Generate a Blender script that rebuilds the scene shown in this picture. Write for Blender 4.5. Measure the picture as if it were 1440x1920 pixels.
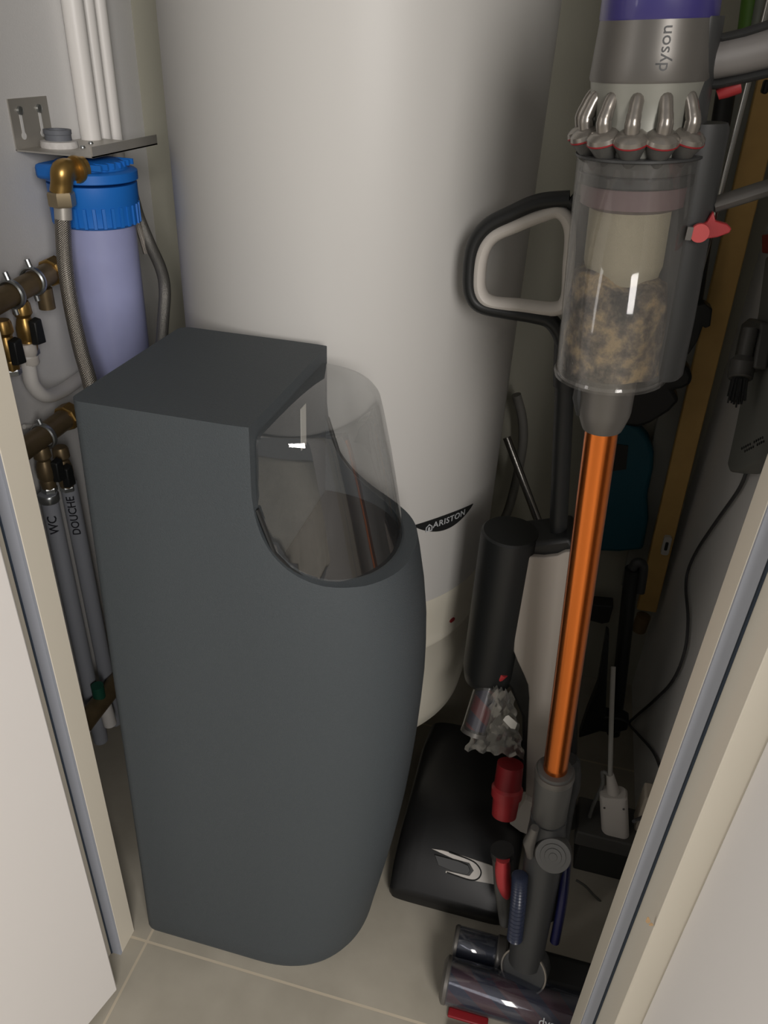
import bpy, math, random
from mathutils import Vector as V, Matrix
random.seed(4)
S = bpy.context.scene
COL = S.collection
for o in list(bpy.data.objects): bpy.data.objects.remove(o)

# ------------------------------------------------------------------ camera
FPX = 1442.0
EYE = V((0.0, 0.0, 1.30))
def _n(v): return v.normalized()
_D = _n(V((596-720, -(3284-960), -FPX)))            # straight down, seen from the camera
_a = 1150-720
_Y = _n(V((_a, (-_D.x*_a + _D.z*FPX)/_D.y, -FPX)))  # into the cupboard
_Z = -_D
_X = _Y.cross(_Z)
CAMROT = Matrix((_X, _Y, _Z))                        # camera -> world
cam = bpy.data.cameras.new('camera'); camo = bpy.data.objects.new('camera', cam)
COL.objects.link(camo)
cam.sensor_fit = 'VERTICAL'; cam.sensor_height = 36.0; cam.lens = FPX/1920*36.0
cam.clip_start = 0.02; cam.clip_end = 60
camo.matrix_world = Matrix.Translation(EYE) @ CAMROT.to_4x4()
S.camera = camo

# ------------------------------------------------------------------ world, lights, exposure
S.view_settings.view_transform = 'Standard'; S.view_settings.look = 'None'
S.view_settings.gamma = 1.0; S.view_settings.use_curve_mapping = False
S.view_settings.exposure = -0.12
W = bpy.data.worlds.new('daylit_room'); S.world = W; W.use_nodes = True
bg = W.node_tree.nodes['Background']; bg.inputs[0].default_value = (0.84, 0.82, 0.80, 1); bg.inputs[1].default_value = 0.33
def area(name, loc, target, size, energy, color):
    l = bpy.data.lights.new(name, 'AREA'); l.shape = 'RECTANGLE'; l.size, l.size_y = size
    l.energy = energy; l.color = color
    o = bpy.data.objects.new(name, l); COL.objects.link(o); o.location = loc
    o.rotation_euler = (V(target)-V(loc)).to_track_quat('-Z', 'Y').to_euler()
    return o
area('window_daylight', (1.25, -1.95, 1.95), (-0.4, 0.9, 0.9), (1.2, 1.2), 100, (1.0, 0.95, 0.91))
area('leaf_fill', (-2.0, -0.55, 1.3), (0.3, 0.35, 0.8), (1.2, 1.6), 34, (1.0, 0.96, 0.93))  # unseen fill lamp, added to brighten the right door leaf

# ------------------------------------------------------------------ pixel -> place helpers (used to read positions off real planes)
def ray(px, py): return CAMROT @ V((px-720, -(py-960), -FPX))
def on_x(px, py, x): r = ray(px, py); return EYE + r*((x-EYE.x)/r.x)
def on_y(px, py, y): r = ray(px, py); return EYE + r*((y-EYE.y)/r.y)
def on_z(px, py, z): r = ray(px, py); return EYE + r*((z-EYE.z)/r.z)

# ------------------------------------------------------------------ materials
def mat(name, color, rough=0.5, metal=0.0, noise=0.0, nscale=40, bump=0.0, bscale=200, trans=0.0, ior=1.45, coat=0.0, spec=0.5, alpha=1.0, detail=4, sheen=0):
    m = bpy.data.materials.new(name); m.use_nodes = True
    nt = m.node_tree; b = nt.nodes['Principled BSDF']
    b.inputs['Base Color'].default_value = (*color, 1); b.inputs['Roughness'].default_value = rough
    b.inputs['Metallic'].default_value = metal; b.inputs['Transmission Weight'].default_value = trans
    b.inputs['IOR'].default_value = ior; b.inputs['Coat Weight'].default_value = coat
    b.inputs['Coat Roughness'].default_value = 0.08
    b.inputs['Specular IOR Level'].default_value = spec; b.inputs['Alpha'].default_value = alpha
    tc = nt.nodes.new('ShaderNodeTexCoord')
    if noise:
        n = nt.nodes.new('ShaderNodeTexNoise'); n.inputs['Scale'].default_value = nscale; n.inputs['Detail'].default_value = detail
        nt.links.new(tc.outputs['Object'], n.inputs['Vector'])
        mx = nt.nodes.new('ShaderNodeMix'); mx.data_type = 'RGBA'
        mx.inputs[6].default_value = (*[c*(1-noise) for c in color], 1)
        mx.inputs[7].default_value = (*[min(1, c*(1+noise)) for c in color], 1)
        nt.links.new(n.outputs['Fac'], mx.inputs[0]); nt.links.new(mx.outputs[2], b.inputs['Base Color'])
    if bump:
        n2 = nt.nodes.new('ShaderNodeTexNoise'); n2.inputs['Scale'].default_value = bscale; n2.inputs['Detail'].default_value = 3
        nt.links.new(tc.outputs['Object'], n2.inputs['Vector'])
        bp = nt.nodes.new('ShaderNodeBump'); bp.inputs['Strength'].default_value = bump; bp.inputs['Distance'].default_value = 0.002
        nt.links.new(n2.outputs['Fac'], bp.inputs['Height']); nt.links.new(bp.outputs[0], b.inputs['Normal'])
    return m
def clear(name, tint=(1, 1, 1), refl=0.12, rough=0.02, body=0.0, bodycol=(0.5, 0.5, 0.5)):
    """thin clear plastic: see-through with fresnel reflection, optionally slightly hazy"""
    m = bpy.data.materials.new(name); m.use_nodes = True; nt = m.node_tree; nt.nodes.clear()
    out = nt.nodes.new('ShaderNodeOutputMaterial'); tr = nt.nodes.new('ShaderNodeBsdfTransparent'); tr.inputs[0].default_value = (*tint, 1)
    gl = nt.nodes.new('ShaderNodeBsdfGlossy'); gl.inputs['Roughness'].default_value = rough
    fr = nt.nodes.new('ShaderNodeLayerWeight'); fr.inputs[0].default_value = 0.5
    pw = nt.nodes.new('ShaderNodeMath'); pw.operation = 'POWER'; pw.inputs[1].default_value = 3.5; nt.links.new(fr.outputs['Facing'], pw.inputs[0])
    ad = nt.nodes.new('ShaderNodeMath'); ad.operation = 'MULTIPLY_ADD'; ad.inputs[1].default_value = 0.55; ad.inputs[2].default_value = refl*0.15
    ad.use_clamp = True
    mx = nt.nodes.new('ShaderNodeMixShader'); nt.links.new(pw.outputs[0], ad.inputs[0]); nt.links.new(ad.outputs[0], mx.inputs[0])
    src = tr.outputs[0]
    if body:
        df = nt.nodes.new('ShaderNodeBsdfDiffuse'); df.inputs[0].default_value = (*bodycol, 1)
        m2 = nt.nodes.new('ShaderNodeMixShader'); m2.inputs[0].default_value = body
        nt.links.new(tr.outputs[0], m2.inputs[1]); nt.links.new(df.outputs[0], m2.inputs[2]); src = m2.outputs[0]
    nt.links.new(src, mx.inputs[1]); nt.links.new(gl.outputs[0], mx.inputs[2]); nt.links.new(mx.outputs[0], out.inputs[0])
    return m
def tile_mat():
    m = mat('floor_tile', (0.36, 0.325, 0.27), 0.55, noise=0.0); nt = m.node_tree; b = nt.nodes['Principled BSDF']
    g = nt.nodes.new('ShaderNodeNewGeometry'); sx = nt.nodes.new('ShaderNodeSeparateXYZ'); nt.links.new(g.outputs['Position'], sx.inputs[0])
    def M(op, a, bb=None, c=None):
        n = nt.nodes.new('ShaderNodeMath'); n.operation = op
        for i, v in enumerate((a, bb, c)):
            if v is None: continue
            if isinstance(v, (int, float)): n.inputs[i].default_value = v
            else: nt.links.new(v, n.inputs[i])
        return n.outputs[0]
    def line(c, off):
        f = M('FRACT', M('DIVIDE', M('SUBTRACT', c, off), 0.6))
        d = M('MINIMUM', f, M('SUBTRACT', 1.0, f))
        return M('LESS_THAN', d, 0.0035)
    grout = M('MAXIMUM', line(sx.outputs[0], -0.502), line(sx.outputs[1], 0.606))
    n1 = nt.nodes.new('ShaderNodeTexNoise'); n1.inputs['Scale'].default_value = 9; n1.inputs['Detail'].default_value = 8
    nt.links.new(g.outputs['Position'], n1.inputs['Vector'])
    cr = nt.nodes.new('ShaderNodeValToRGB'); cr.color_ramp.elements[0].position = 0.3; cr.color_ramp.elements[1].position = 0.72
    cr.color_ramp.elements[0].color = (0.32, 0.295, 0.24, 1); cr.color_ramp.elements[1].color = (0.41, 0.38, 0.315, 1)
    nt.links.new(n1.outputs['Fac'], cr.inputs[0])
    mx = nt.nodes.new('ShaderNodeMix'); mx.data_type = 'RGBA'; nt.links.new(grout, mx.inputs[0]); nt.links.new(cr.outputs[0], mx.inputs[6])
    mx.inputs[7].default_value = (0.50, 0.44, 0.34, 1); nt.links.new(mx.outputs[2], b.inputs['Base Color'])
    bp = nt.nodes.new('ShaderNodeBump'); bp.invert = True; bp.inputs['Strength'].default_value = 0.4; bp.inputs['Distance'].default_value = 0.002
    nt.links.new(grout, bp.inputs['Height']); nt.links.new(bp.outputs[0], b.inputs['Normal'])
    return m
def braid_mat(name, color, scale=900):
    m = mat(name, color, 0.35, 0.85); nt = m.node_tree; b = nt.nodes['Principled BSDF']
    uv = nt.nodes.new('ShaderNodeTexCoord')
    mp = nt.nodes.new('ShaderNodeMapping'); mp.inputs['Scale'].default_value = (1.6, 1.6, 1); nt.links.new(uv.outputs['UV'], mp.inputs[0])
    outs = []
    for ang in (0.785, -0.785):
        w = nt.nodes.new('ShaderNodeTexWave'); w.wave_type = 'BANDS'; w.bands_direction = 'X'; w.inputs['Scale'].default_value = 0.9
        r = nt.nodes.new('ShaderNodeMapping'); r.inputs['Rotation'].default_value = (0, 0, ang); nt.links.new(mp.outputs[0], r.inputs[0])
        nt.links.new(r.outputs[0], w.inputs[0]); outs.append(w.outputs['Fac'])
    mn = nt.nodes.new('ShaderNodeMath'); mn.operation = 'MULTIPLY'; nt.links.new(outs[0], mn.inputs[0]); nt.links.new(outs[1], mn.inputs[1])
    mx = nt.nodes.new('ShaderNodeMix'); mx.data_type = 'RGBA'; nt.links.new(mn.outputs[0], mx.inputs[0])
    mx.inputs[6].default_value = (*[c*0.22 for c in color], 1); mx.inputs[7].default_value = (*[min(1, c*1.3) for c in color], 1)
    nt.links.new(mx.outputs[2], b.inputs['Base Color'])
    bp = nt.nodes.new('ShaderNodeBump'); bp.inputs['Strength'].default_value = 0.6; bp.inputs['Distance'].default_value = 0.001
    nt.links.new(mn.outputs[0], bp.inputs['Height']); nt.links.new(bp.outputs[0], b.inputs['Normal'])
    return m

M_WALL = mat('painted_wall', (0.72, 0.715, 0.705), 0.75, bump=0.12, bscale=350)
M_BACKWALL = mat('olive_wall', (0.40, 0.39, 0.32), 0.8, noise=0.04, nscale=8, bump=0.12, bscale=350)  # darker and more olive than the other walls
M_FLOOR = tile_mat()
M_FRAME = mat('frame_lacquer', (0.63, 0.585, 0.49), 0.45, noise=0.02, nscale=6)
M_SEAL = mat('grey_seal', (0.33, 0.35, 0.40), 0.6)
M_GAP = mat('seal_groove', (0.03, 0.045, 0.07), 0.7)
M_LEAF = mat('door_lacquer', (0.66, 0.635, 0.61), 0.5, noise=0.015, nscale=5)
M_ENAMEL = mat('white_enamel', (0.50, 0.492, 0.47), 0.42, spec=0.3)
M_CREAM = mat('cream_plastic', (0.60, 0.57, 0.48), 0.42)
M_SOFT = mat('slate_plastic', (0.046, 0.055, 0.061), 0.58, noise=0.08, nscale=300, bump=0.35, bscale=900)
M_BLACK = mat('black_plastic', (0.012, 0.013, 0.013), 0.45)
M_BLACKG = mat('black_gloss', (0.006, 0.006, 0.007), 0.3, spec=0.25)
M_DARK = mat('dark_grey_plastic', (0.035, 0.036, 0.036), 0.45)
M_GREY = mat('grey_plastic', (0.065, 0.064, 0.060), 0.42)
M_NICKEL = mat('nickel_plastic', (0.13, 0.123, 0.113), 0.38, 0.45)
M_SILVER = mat('silver_shroud', (0.25, 0.25, 0.22), 0.40, 0.35)
M_CHUTE = mat('chute_metal', (0.26, 0.24, 0.215), 0.27, 0.7)
M_PURPLE = mat('purple_filter', (0.040, 0.033, 0.15), 0.35, coat=0.3)
M_RED = mat('red_plastic', (0.36, 0.030, 0.034), 0.4)
M_DRED = mat('dark_red_plastic', (0.22, 0.010, 0.014), 0.5)
M_COPPER = mat('copper_anodised', (0.86, 0.235, 0.05), 0.22, 1.0)
M_WHITE = mat('white_plastic', (0.60, 0.565, 0.52), 0.45)
M_BRASS = mat('brass', (0.40, 0.25, 0.08), 0.32, 0.85, noise=0.2, nscale=60)
M_OLDBRASS = mat('dull_brass', (0.21, 0.155, 0.085), 0.42, 0.65, noise=0.3, nscale=50)
M_STEEL = mat('bracket_steel', (0.44, 0.42, 0.38), 0.40, 0.45, noise=0.08, nscale=20)
M_ZINC = mat('zinc', (0.42, 0.44, 0.44), 0.3, 0.9)
M_CHROME = mat('chrome', (0.62, 0.62, 0.60), 0.12, 1.0)
M_BRAID = braid_mat('steel_braid', (0.62, 0.57, 0.50))
M_BLUE = mat('blue_housing', (0.012, 0.14, 0.50), 0.42)
M_CUP = mat('lilac_cup', (0.29, 0.31, 0.50), 0.35, coat=0.2, noise=0.12, nscale=18)
M_PIPE = mat('white_pipe', (0.72, 0.70, 0.67), 0.4)
M_GPIPE = mat('grey_pipe', (0.30, 0.315, 0.35), 0.5)
M_INK = mat('marker_ink', (0.012, 0.012, 0.018), 0.7)
M_LEAD = mat('grey_gasket', (0.14, 0.15, 0.17), 0.6)
M_PTFE = mat('thread_tape', (0.62, 0.60, 0.58), 0.7, noise=0.25, nscale=150)
M_WOOD = mat('yellow_wood', (0.52, 0.33, 0.11), 0.6, noise=0.15, nscale=25)
M_GREEN = mat('green_pole', (0.10, 0.22, 0.035), 0.45)
M_TEAL = mat('teal_plastic', (0.004, 0.075, 0.11), 0.5)
M_LABEL = mat('silver_label', (0.50, 0.49, 0.45), 0.5)
M_LOGO = mat('pale_print', (0.42, 0.44, 0.45), 0.5)
M_CABLE = mat('grey_cable', (0.055, 0.055, 0.058), 0.5)
M_LID = clear('lid_clear', (0.90, 0.905, 0.905), 0.8, 0.02, body=0.03, bodycol=(0.45, 0.45, 0.45))
M_BIN = clear('bin_clear', (0.96, 0.955, 0.945), 0.3, 0.06, body=0.045, bodycol=(0.55, 0.54, 0.52))
M_HEADC = clear('head_clear', (0.78, 0.80, 0.86), 0.5, 0.08, body=0.05, bodycol=(0.25, 0.27, 0.33))
M_BAG = clear('bag_film', (0.93, 0.93, 0.92), 0.9, 0.14, body=0.07, bodycol=(0.55, 0.54, 0.50))
def dust_mat():
    m = mat('dust_and_fluff', (0.2, 0.17, 0.13), 0.95); nt = m.node_tree; b = nt.nodes['Principled BSDF']
    tc = nt.nodes.new('ShaderNodeTexCoord'); n = nt.nodes.new('ShaderNodeTexNoise'); n.inputs['Scale'].default_value = 42; n.inputs['Detail'].default_value = 10
    n.inputs['Roughness'].default_value = 0.65; nt.links.new(tc.outputs['Object'], n.inputs[0])
    r = nt.nodes.new('ShaderNodeValToRGB'); e = r.color_ramp.elements; e[0].position = 0.40; e[0].color = (0.030, 0.026, 0.022, 1); e[1].position = 0.62; e[1].color = (0.36, 0.27, 0.15, 1)
    x = e.new(0.5); x.color = (0.13, 0.105, 0.08, 1); nt.links.new(n.outputs[0], r.inputs[0]); nt.links.new(r.outputs[0], b.inputs['Base Color'])
    bp = nt.nodes.new('ShaderNodeBump'); bp.inputs['Distance'].default_value = 0.01; nt.links.new(n.outputs[0], bp.inputs['Height']); nt.links.new(bp.outputs[0], b.inputs['Normal'])
    return m
M_DUST = dust_mat()
def roller_mat():
    m = mat('soft_roller', (0.12, 0.006, 0.012), 0.8); nt = m.node_tree; b = nt.nodes['Principled BSDF']
    tc = nt.nodes.new('ShaderNodeTexCoord'); w = nt.nodes.new('ShaderNodeTexWave'); w.inputs['Scale'].default_value = 9; w.bands_direction = 'DIAGONAL'
    nt.links.new(tc.outputs['Object'], w.inputs[0])
    r = nt.nodes.new('ShaderNodeValToRGB'); r.color_ramp.interpolation = 'CONSTANT'; e = r.color_ramp.elements
    e[0].color = (0.10, 0.004, 0.010, 1); e[1].position = 0.6; e[1].color = (0.012, 0.010, 0.035, 1)
    nt.links.new(w.outputs['Fac'], r.inputs[0]); nt.links.new(r.outputs[0], b.inputs['Base Color'])
    return m
M_ROLL = roller_mat()

# ------------------------------------------------------------------ mesh builder
class MB:
    def __init__(s): s.v = []; s.f = []; s.uv = {}
    def ring(s, pts): i = len(s.v); s.v += [V(p) for p in pts]; return list(range(i, i+len(pts)))
    def bridge(s, a, b):
        n = len(a)
        for i in range(n): s.f.append((a[i], a[(i+1) % n], b[(i+1) % n], b[i]))
    def loft(s, rings, cap0=True, cap1=True, close=False):
        R = [s.ring(r) for r in rings]
        for a, b in zip(R, R[1:]): s.bridge(a, b)
        if close: s.bridge(R[-1], R[0])
        else:
            if cap0: s.f.append(tuple(reversed(R[0])))
            if cap1: s.f.append(tuple(R[-1]))
        return s
    def box(s, lo, hi):
        (a, b, c), (d, e, f) = lo, hi
        return s.loft([[(a, b, c), (d, b, c), (d, e, c), (a, e, c)], [(a, b, f), (d, b, f), (d, e, f), (a, e, f)]])
    def prism(s, poly, O, A, B, N, t0, t1):
        """2-D outline poly in the frame O,A,B, thick along N from t0 to t1"""
        O = V(O); pts = [O + A*p[0] + B*p[1] for p in poly]
        return s.loft([[p+N*t0 for p in pts], [p+N*t1 for p in pts]])
    def lathe(s, prof, O, U=V((0, 0, 1)), seg=48, cap=True):
        O = V(O); U = V(U).normalized(); a = U.orthogonal().normalized()
        if abs(U.z) < 0.999: a = U.cross(V((0, 0, 1))).normalized()
        b = U.cross(a)
        rings = [[O + U*h + a*(max(r, 1e-5)*math.cos(t)) + b*(max(r, 1e-5)*math.sin(t)) for t in [2*math.pi*k/seg for k in range(seg)]] for r, h in prof]
        return s.loft(rings, cap, cap)
    def tube(s, path, r, seg=16, caps=True, ry=None, flat=None, close=False):
        P = [V(p) for p in path]; n = len(P)
        R = r if isinstance(r, (list, tuple)) else [r]*n
        T = []
        for i in range(n):
            if close: t = P[(i+1) % n]-P[(i-1) % n]
            else: t = P[min(i+1, n-1)]-P[max(i-1, 0)]
            T.append(t.normalized())
        nrm = flat if flat is not None else T[0].orthogonal().normalized()
        rings = []; first = len(s.v)
        for i in range(n):
            nrm = (nrm - T[i]*nrm.dot(T[i])).normalized(); bb = T[i].cross(nrm)
            rr = R[i]; r2 = (ry/r*rr) if (ry and not isinstance(r, (list, tuple))) else (ry if ry else rr)
            rings.append([P[i] + nrm*(r2*math.cos(2*math.pi*k/seg)) + bb*(rr*math.sin(2*math.pi*k/seg)) for k in range(seg)])
        L = 0
        for i in range(n):
            if i: L += (P[i]-P[i-1]).length
            for k in range(seg): s.uv[first+i*seg+k] = (L*100, k*6.0/seg)
        return s.loft(rings, caps, caps, close)
    def build(s, name, m, parent=None, bevel=0, seg=2, angle=35, sub=0, solid=0):
        me = bpy.data.meshes.new(name)
        L = parent['_o'] if parent is not None and '_o' in parent.keys() else (0, 0, 0)
        L = V(L)
        me.from_pydata([tuple(p-L) for p in s.v], [], s.f); me.update()
        import bmesh
        bm = bmesh.new(); bm.from_mesh(me); bmesh.ops.recalc_face_normals(bm, faces=bm.faces)
        if s.uv:
            lay = bm.loops.layers.uv.new('UVMap')
            for f in bm.faces:
                ks = [s.uv.get(l.vert.index, (0, 0)) for l in f.loops]
                mxv = max(k[1] for k in ks)
                for l, k in zip(f.loops, ks): l[lay].uv = (k[0], k[1] + (6.0 if mxv > 4.5 and k[1] < 0.1 else 0))
        bm.to_mesh(me); bm.free()
        for p in me.polygons: p.use_smooth = True
        me.set_sharp_from_angle(angle=math.radians(angle))
        me.materials.append(m)
        o = bpy.data.objects.new(name, me); COL.objects.link(o)
        if parent is not None: o.parent = parent; o['_o'] = tuple(L)
        if solid:
            md = o.modifiers.new('thickness', 'SOLIDIFY'); md.thickness = solid; md.offset = -1
        if bevel:
            md = o.modifiers.new('bevel', 'BEVEL'); md.width = bevel; md.segments = seg; md.limit_method = 'ANGLE'; md.angle_limit = math.radians(angle)
            md.harden_normals = False
        if sub:
            md = o.modifiers.new('sub', 'SUBSURF'); md.levels = sub; md.render_levels = sub
        return o
def tag(o, label, cat, group=None):
    o['label'] = label; o['category'] = cat
    if group: o['group'] = group
    return o
def thing(name, loc, label, cat, group=None):
    o = bpy.data.objects.new(name, None); COL.objects.link(o); o.location = loc; o.empty_display_size = 0.05
    o['_o'] = tuple(loc); return tag(o, label, cat, group)
def struct(o): o['kind'] = 'structure'; return o
def curve(pts, n=8, close=False):
    """smooth path through the points"""
    P = [V(p) for p in pts]; out = []; N = len(P)
    rng = range(N) if close else range(N-1)
    for i in rng:
        p0 = P[(i-1) % N] if close or i else P[0]; p1 = P[i]; p2 = P[(i+1) % N]; p3 = P[(i+2) % N] if close or i+2 < N else P[-1]
        for k in range(n):
            t = k/n; out.append(0.5*((2*p1)+(p2-p0)*t+(2*p0-5*p1+4*p2-p3)*t*t+(3*p1-p0-3*p2+p3)*t**3))
    if not close: out.append(P[-1])
    return out
def text_mesh(name, txt, m, parent, fn, height, extrude=0.0004, bold=0.0, spacing=1.0, wide=1.0):
    """lettering: fn(u, v, w) -> world point, u along the text, v up, w outwards"""
    c = bpy.data.curves.new(name, 'FONT'); c.body = txt; c.size = 1.0; c.extrude = 0.5; c.offset = bold; c.space_character = spacing
    c.align_x = 'CENTER'; c.align_y = 'CENTER'; c.resolution_u = 3
    t = bpy.data.objects.new(name, c); COL.objects.link(t)
    dg = bpy.context.evaluated_depsgraph_get(); me = bpy.data.meshes.new_from_object(t.evaluated_get(dg)); me.name = name
    bpy.data.objects.remove(t)
    import bmesh
    bm = bmesh.new(); bm.from_mesh(me); bmesh.ops.triangulate(bm, faces=bm.faces)
    for _ in range(2):
        bmesh.ops.subdivide_edges(bm, edges=[e for e in bm.edges if e.calc_length() > 0.18], cuts=1)
        bmesh.ops.triangulate(bm, faces=bm.faces)
    bm.to_mesh(me); bm.free()
    L = V(parent['_o']) if parent is not None else V((0, 0, 0))
    for v in me.vertices: v.co = V(fn(v.co.x*height*wide, v.co.y*height, (v.co.z+0.5)*extrude)) - L
    me.materials.clear(); me.materials.append(m)
    o = bpy.data.objects.new(name, me); COL.objects.link(o)
    if parent is not None: o.parent = parent
    return o
XA, YA, ZA = V((1, 0, 0)), V((0, 1, 0)), V((0, 0, 1))
def rrect(x0, x1, y0, y1, r, n=5):
    out = []
    for cx, cy, a0 in ((x1-r, y0+r, -90), (x1-r, y1-r, 0), (x0+r, y1-r, 90), (x0+r, y0+r, 180)):
        for k in range(n+1):
            a = math.radians(a0+90*k/n); out.append((cx+r*math.cos(a), cy+r*math.sin(a)))
    return out

# ================================================================== SETTING
XL, XR, YB, ZC = -0.84, 0.30, 1.47, 2.45
JL, JR, YF = -0.531, 0.176, 0.617
struct(MB().box((-2.6, -3.0, -0.12), (2.6, 1.60, 0.0)).build('floor', M_FLOOR))
struct(MB().box((XL-0.1, 0.45, 0.0), (XL, YB+0.1, ZC)).build('wall_left', M_WALL))
struct(MB().box((XR, 0.45, 0.0), (XR+0.1, YB+0.1, ZC)).build('wall_right', M_WALL))
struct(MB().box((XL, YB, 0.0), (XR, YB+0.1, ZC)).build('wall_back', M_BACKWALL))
fw = MB(); fw.box((-2.6, 0.48, 0.0), (-0.60, YF-0.03, ZC)); fw.box((0.27, 0.48, 0.0), (2.6, YF-0.03, ZC)); fw.box((-0.60, 0.48, 2.09), (0.27, YF-0.03, ZC))
struct(fw.build('wall_front', M_WALL))
struct(MB().box((-2.6, 0.45, ZC), (2.6, 1.60, ZC+0.1)).build('ceiling', M_WALL))
def jamb(name, poly, seal, gap):
    j = MB().loft([[(x, y, 0.0) for x, y in poly], [(x, y, 2.08) for x, y in poly]]).build(name, M_FRAME, bevel=0.0012); struct(j)
    j['_o'] = (0, 0, 0)
    MB().box((seal[0], seal[2], 0.0), (seal[1], seal[3], 2.05)).build('seal', M_SEAL, j)
    MB().box((gap[0], gap[2], 0.0), (gap[1], gap[3], 2.05)).build('seal_groove', M_GAP, j)
# left post: inner face, rebate with the grey seal, outer lip
jamb('trim_1', [(JL, YF), (JL, 0.579), (-0.5485, 0.579), (-0.5485, 0.52), (-0.60, 0.52), (-0.60, YF)],
     (-0.5465, JL-0.0006, 0.5745, 0.5795), (-0.5483, -0.5465, 0.5725, 0.5793))
jamb('trim_2', [(JR, YF), (JR, 0.5746), (0.1935, 0.5746), (0.1935, 0.5135), (0.27, 0.5135), (0.27, YF)],
     (JR+0.0006, 0.1895, 0.5710, 0.5750), (0.1895, 0.1933, 0.5722, 0.5748))
struct(MB().box((-0.60, 0.52, 2.03), (0.27, YF, 2.09)).build('trim_3', M_FRAME, bevel=0.001))
def stain(pts, parent, m):
    MB().loft([[p for p in pts], [p+V((0.0, -0.0003, 0)) for p in pts]]).build('stain', m, parent)
def leaf(name, P, ang, side, length=0.36, th=0.04, z0=0.01):
    d = V((math.sin(ang), -math.cos(ang), 0)); n = V((d.y, -d.x, 0))*side   # n = away from the opening
    P = V((P[0], P[1], 0)); q = [P, P+d*length, P+d*length+n*th, P+n*th]
    o = MB().loft([[p+ZA*z0 for p in q], [p+ZA*2.02 for p in q]]).build(name, M_LEAF, bevel=0.0025); struct(o); return o
T2 = bpy.data.objects['trim_2']; M_STAIN = mat('rust_stain', (0.45, 0.30, 0.16), 0.7, noise=0.25, nscale=300)
for (cx, cy, w, h) in ((1215, 1725, 4, 6), (1221, 1733, 4, 3)):
    stain([on_y(cx+w*math.cos(t)*(1+0.3*math.sin(3*t)), cy+h*math.sin(t), 0.5134) for t in [2*math.pi*k/14 for k in range(14)]], T2, M_STAIN)
leaf('door_1', (-0.5045, 0.522), math.radians(-14.8), 1)
leaf('door_2', (0.2195, 0.5125), math.radians(14), -1)

# ================================================================== WATER HEATER
BC = V((-0.337, 1.183, 0)); BR = 0.264
wh = thing('water_heater', (BC.x, BC.y, 0.16), 'tall white cylindrical water heater behind the slate softener cabinet', 'water heater')
MB().lathe([(BR-0.02, 0.47), (BR-0.004, 0.478), (BR, 0.492), (BR, 1.93), (BR-0.01, 1.95), (0.2, 2.0), (0.05, 2.03)], (BC.x, BC.y, 0), seg=128).build('tank', M_ENAMEL, wh, angle=50)
cap = MB().lathe([(0.06, 0.158), (0.20, 0.160), (0.236, 0.167), (0.2475, 0.182), (0.2515, 0.21), (0.253, 0.26), (0.2545, 0.385), (0.259, 0.392), (0.2605, 0.398), (0.259, 0.405), (0.2575, 0.42), (0.262, 0.47), (0.2645, 0.492), (0.2645, 0.505)], (BC.x, BC.y, 0), seg=128).build('bottom_cover', M_CREAM, wh, angle=50)
def on_tank(a, z, r=BR): return V((BC.x+r*math.cos(a), BC.y+r*math.sin(a), z))
a0 = math.radians(-27.0)
led = MB(); led.loft([[on_tank(a0+u/0.26, 0.424+v, rr) for u, v in rrect(-0.0065, 0.0065, -0.0035, 0.0035, 0.0034)] for rr in (0.256, 0.2605)])
led.build('indicator_lamp', M_DRED, cap)
# badge: crescent on the tank
aL, aR = math.radians(-51.7), math.radians(-24.3); am = (aL+aR)/2
NB = 24; up = []; dn = []
for k in range(NB+1):
    t = k/NB; a = aL+(aR-aL)*t
    zt = 0.6655 + 0.004*math.sin(math.pi*t) - 0.003*t
    zb = zt - 0.0275*math.sin(math.pi*t)**0.85 - 0.0006
    up.append((a, zt)); dn.append((a, zb))
bd = MB()
for k in range(NB):
    q = [up[k], up[k+1], dn[k+1], dn[k]]
    bd.loft([[on_tank(a, z, BR-0.001) for a, z in q], [on_tank(a, z, BR+0.0012) for a, z in q]])
badge = bd.build('badge', M_BLACK, wh)
ac = math.radians(-36.5)
text_mesh('badge_lettering', 'ARISTON', M_LOGO, badge, lambda u, v, w: on_tank(ac+u/BR, 0.6565+v, BR+0.0011+w), 0.0150, bold=0.012, spacing=1.08, wide=1.05)
hm = MB(); hx = math.radians(-45.6)
hs = [(-0.0062, -0.0062), (0.0062, -0.0062), (0.0062, 0.0022), (0, 0.0075), (-0.0062, 0.0022)]
def hp(u, v, r): return on_tank(hx+u/BR, 0.654+v, r)
for i in range(5):
    p, q = hs[i], hs[(i+1) % 5]; k = 0.70
    hm.loft([[hp(*p, r), hp(*q, r), hp(q[0]*k, q[1]*k, r), hp(p[0]*k, p[1]*k, r)] for r in (BR+0.0011, BR+0.0016)])
hm.loft([[hp(u, v, r) for u, v in ((-0.0018, -0.004), (0.0018, -0.004), (0.0018, 0.0006), (0, 0.0024), (-0.0018, 0.0006))] for r in (BR+0.0011, BR+0.0016)])
hm.build('house_emblem', M_LOGO, badge)
MB().box((BC.x-0.13, BC.y+0.20, 0.62), (BC.x+0.13, YB-0.001, 0.66)).build('wall_bracket', M_STEEL, wh)
MB().box((BC.x-0.13, BC.y+0.20, 1.52), (BC.x+0.13, YB-0.001, 1.56)).build('wall_bracket', M_STEEL, wh)

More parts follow.
